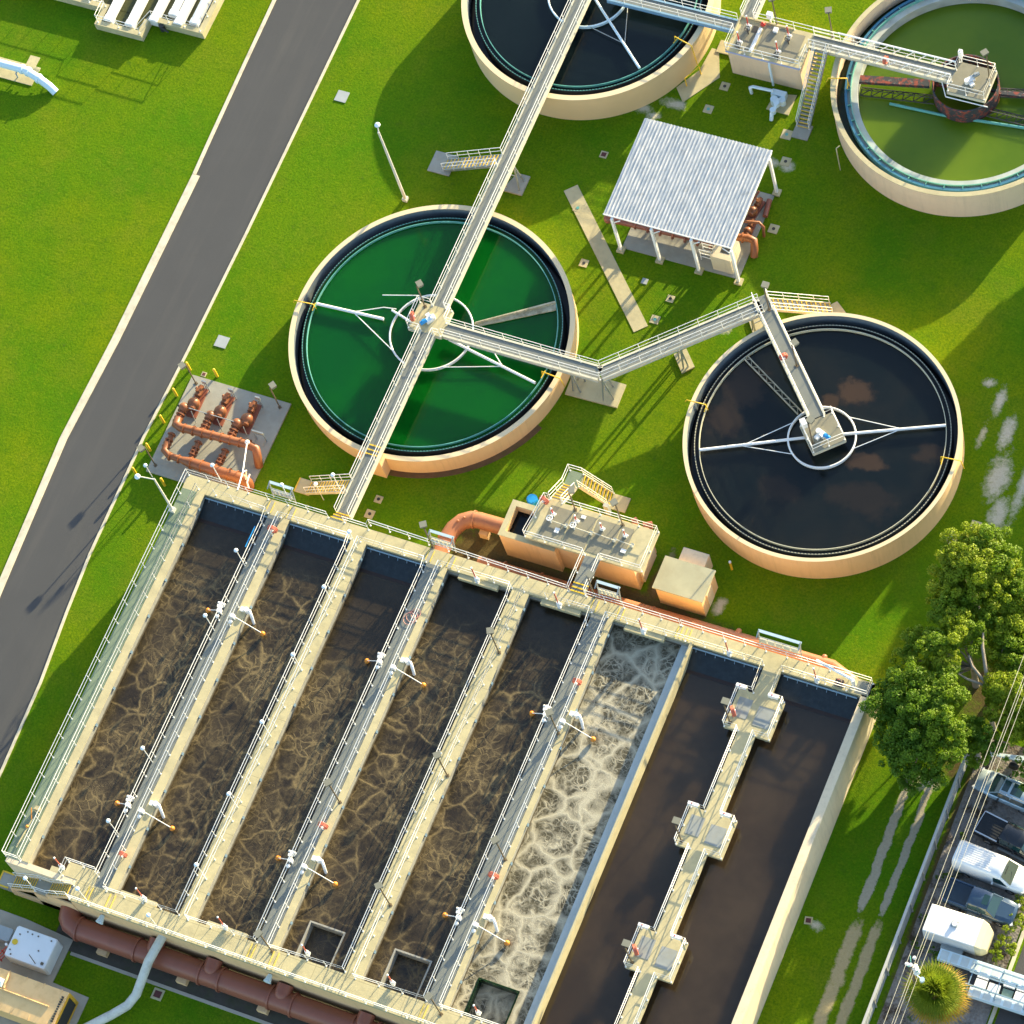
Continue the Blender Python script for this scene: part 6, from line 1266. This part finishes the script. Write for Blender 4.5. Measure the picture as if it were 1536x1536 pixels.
C, N, sz = crown([(57.5,-29.3,.6,.6),(57.7,-30.3,.5,.55),(57.4,-31.6,.5,.6),(57.9,-32.3,.6,.5),(57.2,-32.6,.4,.5),(57.8,-28.2,.5,.5)], 34, .05,.1); leaf_mesh('foliage', C, N, sz, LEAFL, m)
m = thing('yard_bush', 'low green weeds around the trailer wheels beside the fence', 'bush', (52,-33.5,0))
C, N, sz = crown([(51.9,-33.9,.15,.4),(52.9,-34.4,.15,.4),(51.6,-32.0,.1,.35),(51.7,-28.5,.1,.35),(51.9,-25.3,.08,.3),(54.4,-34.2,.2,.3)], 34, .04,.09); leaf_mesh('foliage', C, N, sz, LEAFD, m)
# ---------------------------------------------------------------- fan palm
PL = thing('fan_palm', 'big round fan palm with yellow outer leaves beside the fence', 'palm tree', (54.6,-38.0,0))
px, py, pz = 54.9, -38.2, 5.0
m = MB(); m.tube([(px-.1,py+.1,0),(px,py,2.5),(px,py,pz)], [.26,.22,.24], 12); obj('trunk', m, mat('palm_trunk', (.20,.15,.10), .95, .3, 5, bmp=.5, bscale=8), PL)
def fronds(n, el0, el1, ln0, ln1, seed, fold):
    r = random.Random(seed); V = []; F = []
    for i in range(n):
        az = i*2.39996+r.uniform(-.2,.2); el = r.uniform(el0,el1); ln = r.uniform(ln0,ln1)
        d = Vector((cos(az)*cos(el), sin(az)*cos(el), sin(el))); side = Vector((-sin(az),cos(az),0)); up = side.cross(d)*-1
        hub = Vector((px,py,pz))+d*ln*.34 - Vector((0,0,.12*ln*(1-sin(max(0,el)))))
        o = len(V); w = .022; V += [Vector((px,py,pz))+side*w, Vector((px,py,pz))-side*w, hub-side*w, hub+side*w]; F.append((o,o+1,o+2,o+3))
        nb = 26
        for k in range(nb):
            a = (k/(nb-1)-.5)*3.9; bl = ln*.74*(1-.15*abs(a)/1.9)*r.uniform(.88,1.08)
            bd = (d*cos(a)+side*sin(a)+up*.10).normalized(); dr = Vector((0,0,-1))*fold*bl*(.55+.45*r.random())
            m1 = hub+bd*bl*.55+up*.05; tip = hub+bd*bl*.97+dr; ws = bd.cross(up).normalized()*.034
            o = len(V); V += [hub, m1+ws, tip, m1-ws]; F.append((o,o+1,o+2,o+3))
    mb = MB(); mb.add(V, F); return mb
obj('green_fan_leaf', fronds(64, .10, 1.5, 1.9, 2.7, 3, .24), PALMG, PL)
obj('yellow_fan_leaf', fronds(24, -.30, .12, 2.3, 2.65, 8, .32), PALMY, PL)
# ---------------------------------------------------------------- light, sky, camera
EL = math.radians(13.7); AZ = math.atan2(.287, .958)          # sun bearing measured from the long shadows, clockwise from +Y
d = Vector((sin(AZ)*cos(EL), cos(AZ)*cos(EL), sin(EL)))
sl = bpy.data.lights.new('sun', 'SUN'); sl.energy = SUN_E; sl.angle = math.radians(.53); sl.color = SUN_C
so = bpy.data.objects.new('sun', sl); COL.objects.link(so); so.location = (0,0,60); so.rotation_euler = d.to_track_quat('Z','Y').to_euler()
w = bpy.data.worlds.new('World'); S.world = w; w.use_nodes = True; nt = w.node_tree; bg = nt.nodes['Background']
sky = nt.nodes.new('ShaderNodeTexSky'); sky.sky_type = 'NISHITA'; sky.sun_disc = False; sky.sun_elevation = EL; sky.sun_rotation = AZ; sky.air_density = 1.0; sky.dust_density = 1.2; sky.ozone_density = 1.0
nt.links.new(sky.outputs[0], bg.inputs[0]); bg.inputs[1].default_value = SKY_E
cam = bpy.data.cameras.new('camera'); co = bpy.data.objects.new('camera', cam); COL.objects.link(co); S.camera = co
Rv = Vector((0.90752327,0.37930837,-0.18035152)); Uv = Vector((-0.27170998,0.85766205,0.43656558)); Fv = Vector((-0.32027363,0.34719012,-0.88141014))
from mathutils import Matrix
co.matrix_world = Matrix(((Rv.x,Uv.x,-Fv.x,98.2),(Rv.y,Uv.y,-Fv.y,-106.0),(Rv.z,Uv.z,-Fv.z,240.0),(0,0,0,1)))
cam.sensor_width = 36; cam.lens = 36*5395.38/1536; cam.clip_start = 1; cam.clip_end = 2000
S.view_settings.view_transform = 'Standard'; S.view_settings.look = 'None'; S.view_settings.exposure = EXPO; S.view_settings.gamma = 1
S.cycles.max_bounces = 6; S.cycles.transparent_max_bounces = 4
